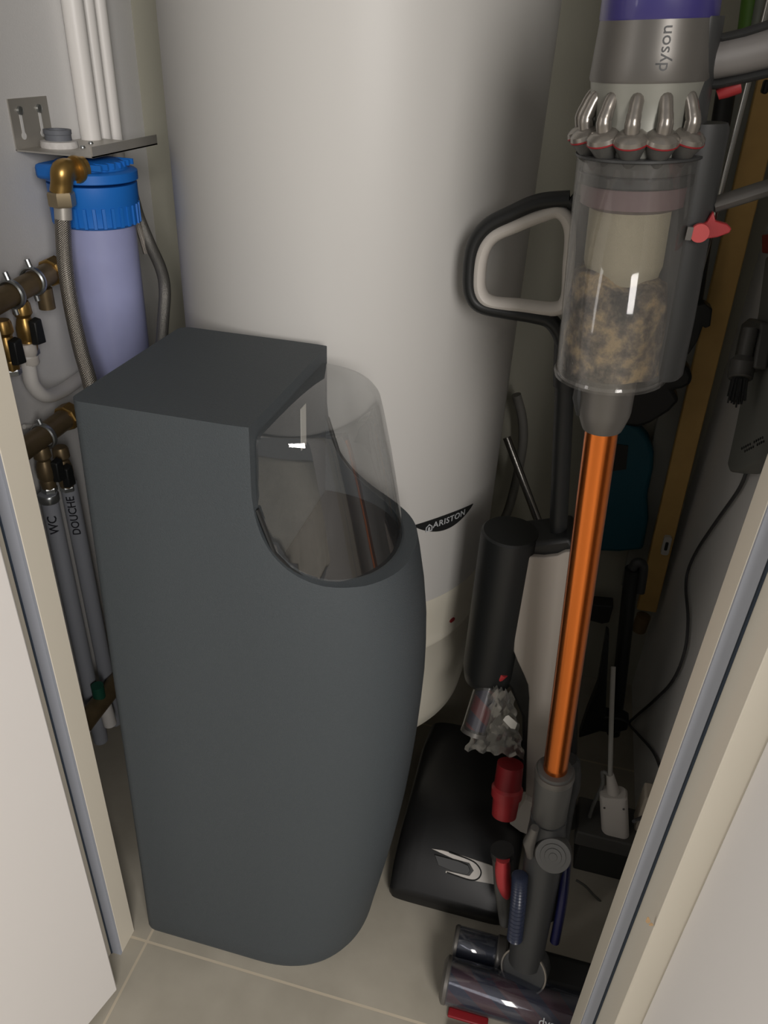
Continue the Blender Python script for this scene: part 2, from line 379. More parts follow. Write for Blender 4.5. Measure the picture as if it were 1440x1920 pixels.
# ================================================================== WATER SOFTENER
ws = thing('water_softener', (-0.33, 0.77, 0), 'slate grey water softener cabinet with clear rounded lid standing on the floor in front', 'water softener')
def lerp(t, a): 
    for (t0, v0), (t1, v1) in zip(a, a[1:]):
        if t <= t1: return v0+(v1-v0)*(t-t0)/(t1-t0)
    return a[-1][1]
def sm(t, a):  # smoothed table
    h = 0.03; return (lerp(max(a[0][0], t-h), a)+lerp(t, a)+lerp(t+h, a))/3
XFT = [(0, -0.160), (0.10, -0.144), (0.2, -0.130), (0.3, -0.119), (0.42, -0.111), (0.55, -0.107), (0.66, -0.112), (0.76, -0.130), (0.86, -0.158), (1.0, -0.20)]
def sect(z, inset=0.0, x0=None):
    t = z/0.96
    y0 = 0.623+0.017*t+inset; y1 = 0.917-0.022*t-inset
    xb = (-0.513+0.025*t) if x0 is None else x0
    xf = sm(z, XFT)-inset; xs = -0.315; ex = 2.35
    r = 0.014; pts = []
    for cx, cy, a in ((xb+r, y1-r, 90), (xb+r, y0+r, 180)):
        for k in range(5):
            q = math.radians(a+22.5*k); pts.append(V((cx+r*math.cos(q), cy+r*math.sin(q), z)))
    pts.append(V(((xb+xs)/2, y0, z)))
    n = 40; cy = (y0+y1)/2; hy = (y1-y0)/2
    for k in range(n+1):
        q = -math.pi/2+math.pi*k/n; c, s_ = math.cos(q), math.sin(q)
        pts.append(V((xs+(xf-xs)*abs(c)**(2/ex), cy+hy*math.copysign(abs(s_)**(2/ex), s_), z)))
    pts.append(V(((xb+xs)/2, y1, z)))
    return pts
zs = [0.0, 0.012]+[0.05*k for k in range(1, 19)]+[0.94, 0.963]
rings = [sect(z, 0.004 if z == 0 else 0) for z in zs]
body = MB().loft(rings).build('cabinet', M_SOFT, ws)
def cut(o, cutter, op='DIFFERENCE'):
    md = o.modifiers.new('cut', 'BOOLEAN'); md.operation = op; md.object = cutter; md.solver = 'EXACT'
    dg = bpy.context.evaluated_depsgraph_get(); me = bpy.data.meshes.new_from_object(o.evaluated_get(dg))
    o.modifiers.remove(md); old = o.data; me.name = o.name; o.data = me
    bpy.data.objects.remove(cutter)
    for p in me.polygons: p.use_smooth = True
    me.set_sharp_from_angle(angle=math.radians(30))
XW = -0.287
cp = [(XW, 1.05), (XW, 0.885), (-0.284, 0.86), (-0.276, 0.832), (-0.262, 0.808), (-0.24, 0.788), (-0.21, 0.774), (-0.17, 0.767), (-0.04, 0.762), (-0.04, 1.05)]
L0 = V(ws['_o'])
cp = [cp[0]]+[(p.x, p.y) for p in curve([(x, z, 0) for x, z in cp[1:-2]], 6)]+cp[-2:]
cu = MB().loft([[V((x, y, z))-L0 for x, z in cp] for y in (0.55, 1.0)]).build('cutter', M_SOFT); cu.location = L0
cut(body, cu)
def dsec(z, xw, xf, ym, hy, n=28, ex=2.2):
    pts = []
    for k in range(n+1):
        q = -math.pi/2+math.pi*k/n; c, s_ = math.cos(q), math.sin(q)
        pts.append(V((xw+(xf-xw)*abs(c)**(2/ex), ym+hy*math.copysign(abs(s_)**(2/ex), s_), z)))
    return pts
cu = MB().loft([[p-L0 for p in dsec(z, XW+0.001, xf, 0.769, 0.118)] for z, xf in ((0.45, -0.155), (1.0, -0.150))]).build('cutter', M_SOFT); cu.location = L0
cut(body, cu)
bv = body.modifiers.new('bevel', 'BEVEL'); bv.width = 0.006; bv.segments = 4; bv.limit_method = 'ANGLE'; bv.angle_limit = math.radians(45)
# black salt bin inside
li = MB().loft([dsec(z, XW+0.003, xf, 0.769, 0.1165) for z, xf in ((0.46, -0.157), (0.60, -0.156), (0.757, -0.1525))], True, False)
li.build('salt_bin', M_BLACKG, ws, solid=0.0015)
MB().prism([(0, 0), (0.018, 0), (0.018, 0.055), (0, 0.055)], (XW+0.0008, 0.79, 0.865), YA, ZA, XA, 0, 0.0008).build('rating_label', M_LABEL, body)
# clear lid: flat D top, flaring walls down to the rim
def lidsec(z, g=0.0):
    t = min(1, max(0, (0.948-z)/0.19))
    return dsec(z, XW+0.0015, -0.192+0.044*t**0.8-g, 0.768, 0.113+0.009*t-g, ex=2.15)
lr = []
for z in (0.757, 0.77, 0.80, 0.84, 0.88, 0.92, 0.940): lr.append(lidsec(z))
for z, g in ((0.9455, 0.003), (0.948, 0.009)): lr.append(lidsec(z, g))
# lower edge follows the scooped rim near the wall
def lower(p):
    for (x0_, z0_), (x1_, z1_) in zip(cp[1:], cp[2:]):
        if x0_ <= p.x <= x1_: return z0_+(z1_-z0_)*(p.x-x0_)/(x1_-x0_) if x1_ > x0_ else z1_
    return 0.765 if p.x > -0.2 else 0.885
for r_ in lr[:-2]:
    for p in r_:
        lo_ = lower(p)-0.004; p.z = max(p.z, lo_) if p.z < 0.90 else p.z
ld = MB(); RR = [ld.ring(r_) for r_ in lr]
for a, b in zip(RR, RR[1:]):
    for i in range(len(a)-1): ld.f.append((a[i], a[i+1], b[i+1], b[i]))
ld.f.append(tuple(RR[-1]))
lid = ld.build('lid', M_LID, ws, angle=60)
gk = MB().tube([p+V((0.001, 0, 0.0)) for p in lr[0]], 0.0028, 8).build('lid_gasket', M_BLACK, ws)

# ================================================================== CORDLESS VACUUM (axis along its wand)
A0, A1 = V((0.089, 0.752, 0.454)), V((0.0365, 0.735, 1.221))
U = (A1-A0).normalized(); E1 = (XA-U*XA.dot(U)).normalized(); E2 = U.cross(E1)      # E2 points back-wards into the cupboard
if E2.y < 0: E2 = -E2
vc = thing('cordless_vacuum', (0.11, 0.70, 0), 'cordless stick vacuum with copper orange wand and dusty clear bin, standing upright', 'vacuum cleaner')
def ax(s): return A0+U*s
def s_at(px, py):
    """axis parameter nearest the sight line"""
    d = ray(px, py).normalized(); w = A0-EYE; b = U.dot(d); return (b*d.dot(w)-U.dot(w))/(1-b*b)
def vp(s, a, b): return ax(s)+E1*a+E2*b
S_T0, S_T1 = -0.01, s_at(1126, 797)
SB0, SB1 = s_at(1148, 703), s_at(1196, 284)
MB().lathe([(0.0165, 0), (0.0165, S_T1-S_T0+0.02)], ax(S_T0), U, 40).build('wand', M_COPPER, vc)
# upper collar
uc = MB().lathe([(0.0175, S_T1-0.004), (0.0195, S_T1-0.003), (0.0215, S_T1+0.002), (0.0248, S_T1+0.012), (0.0258, S_T1+0.018), (0.0268, SB0+0.005)], A0, U, 40).build('upper_collar', M_NICKEL, vc)
rb = MB().tube([vp(S_T1+0.012, -0.023, -0.004), vp(S_T1+0.03, -0.0265, -0.004), vp(S_T1+0.048, -0.0275, -0.003)], [0.004, 0.006, 0.003], 10).build('release_button', M_BLACK, uc)
# bin
RB = 0.051
HB = SB1-SB0
MB().lathe([(RB-0.004, 0.0), (RB-0.001, 0.002), (RB, 0.006), (RB, HB)], ax(SB0), U, 64, cap=False).build('dust_bin', M_BIN, vc, solid=0.0016)
MB().lathe([(0.001, 0.0), (RB-0.003, 0.0), (RB+0.0015, 0.0015), (RB+0.0022, 0.005), (RB+0.0010, 0.0075), (RB-0.004, 0.008), (0.001, 0.008)], ax(SB0-0.001), U, 64, cap=False).build('bin_base', M_BIN, vc)
MB().lathe([(RB+0.0003, 0), (RB+0.0012, 0.0006), (RB+0.0012, 0.0024), (RB-0.001, 0.003)], ax(SB1-0.003), U, 64).build('bin_rim', M_DARK, vc)
# contents of the bin
core = MB().lathe([(0.018, 0.03), (0.026, 0.06), (0.034, HB*0.52), (0.036, HB*0.55), (0.036, HB*0.78)], ax(SB0), U, 48).build('mesh_shroud', mat('mesh_screen', (0.36, 0.33, 0.24), 0.6, 0.2, bump=0.5, bscale=1500), vc)
MB().lathe([(0.036, HB*0.78), (0.0445, HB*0.80), (0.0450, HB*0.88)], ax(SB0), U, 48).build('shroud_skirt', mat('mauve_skirt', (0.15, 0.10, 0.105), 0.5), vc)
MB().lathe([(0.0485, HB*0.885), (0.0492, HB*0.89), (0.0492, HB*0.925), (0.0485, HB*0.93)], ax(SB0), U, 48).build('bin_seal', M_DARK, vc)
MB().lathe([(0.0455, HB*0.93), (0.0455, HB*0.995)], ax(SB0), U, 48).build('cyclone_deck', M_GREY, vc)
dm = MB(); prof = []
seg = 48; nr = 12
rings = []
for j in range(nr+1):
    t = j/nr; ring = []
    for k in range(seg):
        a = 2*math.pi*k/seg
        top = HB*(0.53+0.03*math.sin(a*2+1)+0.012*math.sin(5*a)); h = 0.010+t*(top-0.010)
        r = RB-0.0035-0.006*t**3+0.0012*math.sin(7*a+9*t)+0.0008*math.sin(13*a-4*t)-(0.02 if j == nr else 0)
        ring.append(vp(SB0+h, r*math.cos(a), r*math.sin(a)))
    rings.append(ring)
du = dm.loft(rings).build('dust', M_DUST, vc, angle=80); du['kind'] = 'stuff'
# dark rail down the right side of the bin
ra = math.radians(-8)
rail = MB().loft([[vp(s, RB-0.006+0.021*w*q[0], -0.006+0.015*q[1]) for q in [(math.cos(t)*1.0, math.sin(t)) for t in [2*math.pi*k/20 for k in range(20)]]] for s, w in ((SB0+0.004, 0.85), (SB0+0.008, 1.0), (SB0+0.06, 1.05), (SB1-0.02, 1.0), (SB1+0.018, 1.0), (SB1+0.022, 0.9))]).build('side_rail', M_DARK, vc)
# cyclone ring
S_C = s_at(1198, 250)         # cone rims
shr = MB().lathe([(0.040, SB1-0.004), (0.043, SB1+0.003), (0.044, SB1+0.02), (0.043, S_C+0.012), (0.0445, S_C+0.026), (0.046, s_at(1218, 150))], A0, U, 56).build('cyclone_shroud', M_SILVER, vc)
S_M = s_at(1220, 150)
NC = 13
for k in range(NC):
    a = 2*math.pi*(k+0.33)/NC
    dr = E1*math.cos(a)+E2*math.sin(a); tg = U.cross(dr)
    if dr.dot(E1) > 0.86: continue
    c = ax(S_C)+dr*0.0475
    axn = (U*1.0+dr*0.36).normalized()
    cone = MB().lathe([(0.0015, -0.026), (0.0045, -0.022), (0.0105, -0.008), (0.0132, -0.0022)], c, axn, 20).build('cyclone', M_GREY, vc)
    MB().lathe([(0.0130, -0.0022), (0.0140, -0.0016), (0.0140, -0.0006), (0.0130, 0)], c, axn, 20).build('red_edge', M_DRED, cone)
    MB().lathe([(0.0138, -0.0006), (0.0132, 0.0028), (0.0095, 0.0058), (0.0065, 0.0066)], c, axn, 20).build('cyclone_cap', M_CHUTE, cone)
    L_ = S_M-0.004-S_C
    p = [c+U*0.0035+dr*0.001, c+U*0.012+dr*0.0025, c+U*(L_*0.45)+dr*0.0015, c+U*(L_*0.74)-dr*0.003, c+U*(L_*0.93)-dr*0.0085]
    MB().tube(curve(p, 5), [0.0062]*6+[0.0058]*6+[0.0054]*6+[0.0046, 0.0034, 0.0018], 12).build('chute', M_CHUTE, cone)
# motor and filter
S_F = s_at(1240, 36); S_E = S_F+0.055
mo = MB().lathe([(0.0465, S_M), (0.0472, S_M+0.002), (0.0455, S_M+(S_F-S_M)*0.5), (0.0435, S_F)], A0, U, 64).build('motor_body', M_NICKEL, vc)
MB().lathe([(0.0435, S_F), (0.0441, S_F+0.0012), (0.0425, S_E-0.006), (0.038, S_E), (0.010, S_E+0.001)], A0, U, 64).build('filter', M_PURPLE, vc)
ed = EYE-ax((S_M+S_F)/2); ta = math.atan2(ed.dot(E2), ed.dot(E1))+0.16
def mot(u, v, w):   # lettering reads upward along the motor
    s = s_at(1232, 88)+u; r = 0.0470-0.0034*(s-S_M)/(S_F-S_M)+w; a = ta-v/0.045
    return vp(s, r*math.cos(a), r*math.sin(a))
text_mesh('motor_lettering', 'dyson', M_BLACK, mo, mot, 0.0125, bold=0.004)
# dark spine between motor and handle, handle loop, trigger
def vpx(px, py, b=0.0):
    """point in the vacuum's own handle plane (through the axis and E1), b behind it"""
    r = ray(px, py); n = E2; t = (ax(0)+E2*b-EYE).dot(n)/r.dot(n); return EYE+r*t
spn = MB().loft([[vp(s, 0.034+0.014*math.cos(t), 0.026*math.sin(t)) for t in [2*math.pi*k/24 for k in range(24)]] for s in (SB1+0.015, S_M, S_F+0.001)]).build('spine', M_DARK, vc)
hb = [vpx(1330, 78), vpx(1345, 72), vpx(1395, 62), vpx(1450, 45), vpx(1530, 25)]
hb2 = [vpx(1326, 152), vpx(1340, 150), vpx(1392, 141), vpx(1450, 128), vpx(1530, 108)]
rings = []
for a, b in zip(hb, hb2):
    rings.append([a*(1-v)+b*v+E2*w for v, w in [(0.5-0.5*math.cos(t)*abs(math.cos(t))**-0.25 if abs(math.cos(t)) > 1e-3 else 0.5, 0.016*math.sin(t)) for t in [2*math.pi*k/24 for k in range(24)]]])
hdl = MB().loft(rings).build('handle', mat('handle_grey', (0.17, 0.16, 0.152), 0.45), vc, angle=60)
MB().tube([vpx(1326, 158), vpx(1345, 157), vpx(1395, 146), vpx(1450, 133), vpx(1530, 112)], 0.0038, 10, ry=0.0135, flat=E2).build('handle_trim', M_DARK, hdl)
MB().tube([vpx(1335, 66), vpx(1352, 72), vpx(1395, 62), vpx(1450, 44), vpx(1530, 22)], 0.0035, 10, ry=0.012, flat=E2).build('handle_trim', M_DARK, hdl)
MB().tube(curve([vpx(1338, 384), vpx(1380, 371), vpx(1440, 352), vpx(1515, 330)], 3), 0.0065, 14, ry=0.012, flat=E2).build('battery_link', M_NICKEL, vc)
MB().tube(curve([vpx(1505, 50), vpx(1530, 120), vpx(1528, 220), vpx(1512, 335)], 4), 0.014, 16).build('grip', M_GREY, vc)
MB().tube([vpx(1345, 178), vpx(1362, 169), vpx(1388, 160)], [0.004, 0.0058, 0.0058], 12).build('trigger', M_RED, vc)
# bin release lever
lv = vpx(1312, 437, -0.028)
le = MB().lathe([(0.0074, -0.004), (0.0078, 0), (0.0074, 0.0015)], lv, -E2, 24).build('bin_release', mat('lever_red', (0.50, 0.07, 0.07), 0.45), vc)
pl = [(-8, -12), (14, -20), (26, -40), (30, -22), (52, -16), (60, -8), (56, 0), (34, 8), (8, 12)]
MB().prism([(0, 0), (1, 0), (0, 1)], (0, 0, 0), XA, YA, ZA, 0, 0) if False else None
pts = [vpx(1312+a, 437+b, -0.022) for a, b in pl]
MB().loft([[p for p in pts], [p+E2*0.008 for p in pts]]).build('lever_fin', M_RED, le, bevel=0.001)
MB().box(tuple(vpx(1284, 450, -0.03)), tuple(vpx(1300, 424, -0.024))).build('lever_plate', M_NICKEL, le)
# lower collar and head joint
S_L = s_at(1041, 1452)
lc = MB().lathe([(0.020, -0.095), (0.025, -0.085), (0.0262, -0.02), (0.0262, 0.003), (0.0235, 0.012), (0.0190, 0.013)], ax(S_L), U, 40).build('lower_collar', M_GREY, vc)
MB().lathe([(0.0268, -0.003), (0.0272, 0), (0.0266, 0.008)], ax(S_L), U, 40).build('collar_ring', M_NICKEL, lc)
hub = V((0.106, 0.70, 0.083))
J = ax(S_L-0.105)
bdir = (J-hub).normalized()
nk = MB().tube(curve([J+U*0.02, J, J*0.6+hub*0.4+V((0.002, 0, 0)), hub+bdir*0.03, hub], 4), [0.026]*5+[0.0275]*4+[0.027]*4+[0.026]*4, 24).build('neck', M_DARK, vc)
pd = on_y(1037, 1603, J.y-0.036); vdir = (EYE-pd).normalized()
fdir = (vdir*0.8+V((0, -0.6, 0))).normalized()
pv = MB().lathe([(0.025, -0.02), (0.026, 0), (0.0245, 0.004), (0.018, 0.0042), (0.0175, 0.0055), (0.012, 0.0057), (0.0115, 0.0070), (0.006, 0.0072), (0.0055, 0.008)], pd, fdir, 36).build('pivot', M_GREY, vc)
sb = MB().tube(curve([on_y(1062, 1612, J.y+0.005), on_y(1054, 1690, hub.y+0.025), on_y(1040, 1765, hub.y+0.01)], 4), 0.0075, 12).build('blue_strip', mat('indigo_strip', (0.008, 0.009, 0.05), 0.35), vc)
MB().tube(curve([ax(S_L)+E1*0.016+E2*0.022+U*0.01, ax(S_L-0.04)+E1*0.022+E2*0.024, ax(S_L-0.105)+E1*0.018+E2*0.02, hub+V((0.02, 0.03, 0.08))], 5), [0.012]+[0.0165]*14+[0.012], 14).build('side_duct', M_BLACK, vc)
MB().tube([on_y(1003, 1552, J.y-0.03), on_y(992, 1580, J.y-0.03), on_y(994, 1606, J.y-0.03)], [0.006, 0.009, 0.005], 12).build('side_clip', M_NICKEL, vc)
# hub discs
hd = (V((-0.28, -0.86, 0.42))).normalized()
hc = hub+V((0.0, -0.014, -0.006))
hb_ = MB().lathe([(0.034, -0.03), (0.036, -0.004), (0.0355, 0), (0.033, 0.0015), (0.028, 0.002), (0.005, 0.0022)], hc, hd, 40).build('hub', M_DARK, vc)
MB().lathe([(0.0355, -0.002), (0.0368, 0), (0.0364, 0.003), (0.0340, 0.003), (0.0340, 0.0)], hc, hd, 40, cap=False).build('hub_ring', M_CHUTE, hb_)
# small corrugated hose beside the neck
hz = [on_y(975, 1640, 0.712), on_y(972, 1690, 0.70), on_y(965, 1760, 0.690)]
hp_ = curve(hz, 22); MB().tube(hp_, [0.0105+0.0016*(i % 2) for i in range(len(hp_))], 16).build('hose', mat('bluegrey_hose', (0.022, 0.028, 0.052), 0.3), vc)
# head: clear front cylinder with a red roller inside, clear rear housing
HY, HZ = 0.662, 0.037
HX0, HX1 = -0.012, 0.250
HR = 0.0345
hd_ = MB().lathe([(HR-0.002, 0), (HR, 0.003), (HR, HX1-HX0)], (HX0, HY, HZ), XA, 48, cap=False).build('head_cover', M_HEADC, vc, solid=0.0015)
MB().lathe([(0.026, 0.006), (0.0275, 0.010), (0.0275, HX1-HX0-0.01), (0.026, HX1-HX0-0.006)], (HX0, HY, HZ-0.004), XA, 48).build('roller', M_ROLL, vc)
MB().lathe([(0.012, -0.002), (0.026, -0.0035), (0.031, -0.001), (HR+0.0006, 0.002), (HR+0.0006, 0.007), (HR-0.002, 0.009)], (HX0, HY, HZ), XA, 48).build('end_cap', M_NICKEL, vc)
MB().lathe([(HR, 0), (HR, 0.006), (0.02, 0.008)], (HX1, HY, HZ), XA, 48).build('end_cap', M_DARK, vc)
RY, RZ = 0.725, 0.036
MB().lathe([(0.0245, 0), (0.026, 0.003), (0.026, 0.080)], (HX0+0.006, RY, RZ), XA, 40, cap=False).build('rear_housing', M_HEADC, vc, solid=0.0015)
MB().lathe([(0.020, 0.004), (0.020, 0.078)], (HX0+0.006, RY, RZ), XA, 32).build('rear_core', M_BLACK, vc)
MB().lathe([(0.008, -0.001), (0.024, -0.002), (0.0268, 0.001), (0.0268, 0.005), (0.0255, 0.006)], (HX0+0.006, RY, RZ), XA, 40).build('end_cap', M_NICKEL, vc)
MB().lathe([(0.0262, 0.068), (0.0285, 0.070), (0.0285, 0.082), (0.0262, 0.085)], (HX0+0.006, RY, RZ), XA, 40).build('housing_band', M_NICKEL, vc)
MB().box((HX0+0.012, HY-0.010, 0.004), (HX1-0.004, RY+0.02, 0.018)).build('sole_plate', M_BLACK, vc, bevel=0.003)
MB().box((HX0+0.015, HY-0.037, 0.001), (HX0+0.078, HY-0.022, 0.006)).build('front_strip', M_DRED, vc, bevel=0.002)
MB().box((0.068, 0.685, 0.014), (0.235, 0.745, 0.055)).build('motor_housing', M_BLACK, vc, bevel=0.012, seg=4)
def hlet(u, v, w):
    a = math.radians(196)+v/HR; r = HR+0.0003+w
    return V((0.176+u, HY+r*math.cos(a), HZ-r*math.sin(a)))
text_mesh('head_lettering', 'dyson', M_LOGO, hd_, lambda u, v, w: V((0.158+u, HY-(HR+0.0004+w)*math.cos(0.50+v/HR), HZ+(HR+0.0004+w)*math.sin(0.50+v/HR))), 0.018, bold=0.004)

# ================================================================== FLOOR WASHER (black upright with white panel)
fwash = thing('floor_washer', (0.0, 0.93, 0), 'black upright floor washer with white front panel and looped handle leaning behind the copper wand', 'floor cleaner')
YM = 0.96
hl = [(1068, 373), (1010, 379), (960, 400), (915, 424), (890, 458), (882, 505), (884, 548), (902, 572), (950, 583), (1000, 591), (1034, 603), (1054, 640), (1060, 705)]
hlp = curve([on_y(a, b, YM) for a, b in hl], 6)
MB().tube(hlp, 0.0095, 16, ry=0.014, flat=YA).build('handle', M_BLACK, fwash)
hr = curve([on_y(a, b, YM) for a, b in [(1068, 373), (1090, 395), (1092, 450), (1085, 560), (1072, 640), (1060, 700)]], 6)
MB().tube(hr, 0.0095, 16, ry=0.014, flat=YA).build('handle', M_BLACK, fwash)
gi = [(1050, 396), (1015, 403), (965, 423), (925, 442), (905, 472), (898, 515), (901, 548), (921, 567), (975, 573), (1040, 579), (1063, 560), (1068, 500), (1071, 430)]
MB().tube(curve([on_y(a, b, YM) for a, b in gi], 6, True), 0.0085, 14, ry=0.0135, flat=YA, close=True).build('grip', M_WHITE, fwash)
PT, PB = on_y(1060, 700, YM), on_y(1045, 1030, YM-0.005)
MB().tube([PT+(PT-PB)*0.12, PB+(PB-PT)*0.25], 0.0125, 24).build('pole', M_BLACK, fwash)
MB().tube([PT+(PT-PB)*0.16, PT-(PT-PB)*0.06], [0.0155, 0.0150], 24).build('pole_collar', M_BLACK, fwash)
# tank
tk = on_y(958, 995, 0.945)
tank_c = V((tk.x, tk.y, 0))
ZT = tk.z
MB().lathe([(0.020, 0.40), (0.038, 0.42), (0.0425, 0.445), (0.0425, ZT-0.012), (0.0420, ZT-0.003), (0.039, ZT), (0.001, ZT)], tank_c, ZA, 48).build('water_tank', M_BLACK, fwash, angle=40)
# body and white front panel
def pnl(pts, y, d, name, m, bev, par=fwash):
    P = [on_y(a, b, y) for a, b in pts]
    return MB().loft([[p for p in P], [p+YA*d for p in P]]).build(name, m, par, bevel=bev, seg=3)
bodypts = [(968, 1022), (1010, 1018), (1068, 1010), (1090, 1040), (1082, 1250), (1078, 1560), (985, 1560), (980, 1430), (978, 1345), (955, 1290), (915, 1235), (912, 1190), (960, 1060)]
pnl(bodypts, 0.925, 0.07, 'body', M_BLACK, 0.006)
panpts = [(975, 1047), (992, 1044), (1020, 1046), (1045, 1043), (1060, 1036), (1085, 1034), (1076, 1300), (1060, 1510), (985, 1508), (988, 1400), (992, 1310), (990, 1285), (982, 1265), (970, 1240), (963, 1222), (964, 1150), (967, 1058)]
pnl(panpts, 0.917, 0.012, 'front_panel', mat('panel_cream', (0.44, 0.40, 0.355), 0.42), 0.002)
pnl([(955, 1545), (985, 1500), (1000, 1508), (1000, 1570), (975, 1560)], 0.905, 0.03, 'lower_trim', M_WHITE, 0.002)
# foot: broad black nozzle
rg = []
for y, x0, x1, z1, e in ((0.792, -0.128, 0.066, 0.024, 0.4), (0.797, -0.134, 0.074, 0.032, 0.5), (0.835, -0.136, 0.080, 0.070, 1), (0.87, -0.136, 0.082, 0.098, 1), (0.93, -0.134, 0.084, 0.122, 1), (1.04, -0.134, 0.086, 0.138, 1), (1.105, -0.130, 0.08, 0.128, 1), (1.13, -0.115, 0.07, 0.08, 0.8)):
    zc = z1/2+0.001; hz_ = z1/2; xc = (x0+x1)/2; hx_ = (x1-x0)/2; r_ = []
    for k in range(32):
        t = 2*math.pi*k/32; c, s_ = math.cos(t), math.sin(t)
        r_.append((xc+hx_*math.copysign(abs(c)**0.35, c), y, zc+hz_*math.copysign(abs(s_)**0.45, s_)))
    rg.append(r_)
foot = MB().loft(rg).build('nozzle', mat('nozzle_black', (0.009, 0.009, 0.009), 0.33), fwash, angle=50)
def on_foot(px, py):   # sloping front of the nozzle between y .797 and .87
    r = ray(px, py); n = V((0, -0.066, 0.073)).normalized(); P0 = V((0, 0.800, 0.0385)); return EYE+r*((P0-EYE).dot(n)/r.dot(n))
def slab(pts, t0, t1, name, m, par):
    n = V((0, -0.066, 0.073)).normalized(); P = [on_foot(a, b) for a, b in pts]
    return MB().loft([[p+n*t0 for p in P], [p+n*t1 for p in P]]).build(name, m, par, bevel=0.0008)
slab([(809, 1591), (830, 1594), (870, 1605), (915, 1620), (945, 1632), (945, 1662), (915, 1656), (880, 1650), (835, 1636), (836, 1632), (880, 1642), (888, 1632), (880, 1618), (850, 1610)], -0.004, 0.0015, 'nozzle_trim', M_WHITE, foot)
slab([(815, 1602), (860, 1614), (878, 1622), (882, 1632), (876, 1640), (850, 1634), (822, 1622)], -0.004, 0.004, 'window', M_DARK, foot)
gl = [(842, 1598), (880, 1612), (895, 1622), (902, 1636), (896, 1648), (880, 1650), (838, 1636)]
MB().tube(curve([on_foot(a, b)+V((0, -0.001, 0.0018)) for a, b in gl], 5), 0.0012, 8).build('groove', M_BLACK, foot)

# ================================================================== THINGS LYING ON / BESIDE THE NOZZLE
# mini motor tool in front of the bag
def P3(px, py, y): return on_y(px, py, y)
mt = thing('brush_tool', tuple(P3(900, 1330, 0.90)), 'dark red and indigo brush tool with clear edges lying beneath the crumpled plastic bag', 'vacuum attachment')
a_, b_ = P3(921, 1268, 0.93), P3(890, 1368, 0.885)
MB().tube([a_, b_], 0.021, 24).build('housing', M_BAG, mt)
MB().tube([a_*0.97+b_*0.03, a_*0.03+b_*0.97], 0.0165, 20).build('roller', M_ROLL, mt)
MB().tube([b_, b_+(b_-a_).normalized()*0.007], 0.0215, 24).build('end_cap', M_NICKEL, mt)
MB().tube([a_, a_-(b_-a_).normalized()*0.006], 0.0215, 24).build('end_cap', M_DARK, mt)
MB().tube([P3(935, 1270, 0.915), P3(944, 1262, 0.915)], 0.008, 14).build('latch', M_RED, mt)
# plastic bag
import bmesh
bgo = MB(); cols = 16; rows = 18
corner = {'tl': (925, 1282), 'tr': (972, 1300), 'bl': (872, 1408), 'br': (985, 1420)}
def bagpt(u, v, side):
    l = V((925, 1285, 0)).lerp(V((872, 1405, 0)), v); r = V((962, 1300, 0)).lerp(V((984, 1422, 0)), v)
    p = l.lerp(r, u); w = 0.5*math.sin(math.pi*u)*math.sin(math.pi*min(1, v*1.1))
    rnd = math.sin(u*9+v*7)*math.cos(v*13-u*5)*0.0030+math.sin(u*15+v*17)*0.0012
    return on_y(p.x+3*math.sin(v*31), p.y+4*math.sin(u*27), 0.898+(0.018*w+rnd)*side)
for side in (-1, 1):
    idx = [[len(bgo.v)+j*(cols+1)+i for i in range(cols+1)] for j in range(rows+1)]
    for j in range(rows+1):
        for i in range(cols+1): bgo.v.append(bagpt(i/cols, j/rows, side))
    for j in range(rows):
        for i in range(cols): bgo.f.append((idx[j][i], idx[j][i+1], idx[j+1][i+1], idx[j+1][i]))
bag = bgo.build('plastic_bag', M_BAG, angle=18); bag['_o'] = (0, 0, 0)
tag(bag, 'crumpled clear plastic bag lying on the black floor washer nozzle beside its white panel', 'plastic bag')
sp = [P3(948, 1343, 0.875), P3(953, 1341, 0.875), P3(970, 1356, 0.875), P3(966, 1367, 0.875), P3(958, 1366, 0.875), P3(943, 1350, 0.875)]
MB().loft([[p for p in sp], [p+YA*0.0006 for p in sp]]).build('sticker', M_LABEL, bag)
# red adaptor
ad = thing('hose_adaptor', tuple(P3(950, 1530, 0.86)), 'bright red stubby plastic hose adaptor standing below the crumpled bag', 'vacuum attachment')
q0, q1 = P3(957, 1432, 0.893), P3(945, 1528, 0.862)
qd = (q1-q0)
MB().tube([q0, q0+qd*0.45], [0.0215, 0.0228], 28).build('upper_sleeve', M_DRED, ad)
MB().tube([q0+qd*0.42, q0+qd*0.47, q0+qd*0.62], [0.0228, 0.0262, 0.0255], 28).build('collar', M_RED, ad)
MB().tube([q0+qd*0.6, q1], [0.0225, 0.0205], 28).build('mouth', M_RED, ad)
MB().tube([q1-qd*0.02, q1+qd*0.004], 0.0165, 24).build('opening', M_DRED, ad)
# crevice tool with a red button standing left of the vacuum neck
ct = thing('crevice_tool', tuple(P3(940, 1720, 0.755)), 'grey nozzle tool with long red button propped against the left side of the vacuum neck', 'vacuum attachment')
c0, c1 = P3(942, 1598, 0.765), P3(948, 1730, 0.745)
MB().tube([c0, c0*0.5+c1*0.5, c1], [0.0165, 0.0155, 0.010], 22).build('body', M_GREY, ct)
MB().tube([c0+(c0-c1).normalized()*0.006, c0-(c0-c1).normalized()*0.006], 0.0180, 24).build('mouth_ring', M_BLACK, ct)
MB().tube(curve([P3(943, 1610, 0.750), P3(943, 1640, 0.744), P3(948, 1670, 0.738), P3(951, 1685, 0.738)], 4), [0.0105]*2+[0.0120]*5+[0.0110, 0.0095, 0.008, 0.006, 0.004, 0.002], 14).build('button', M_RED, ct)

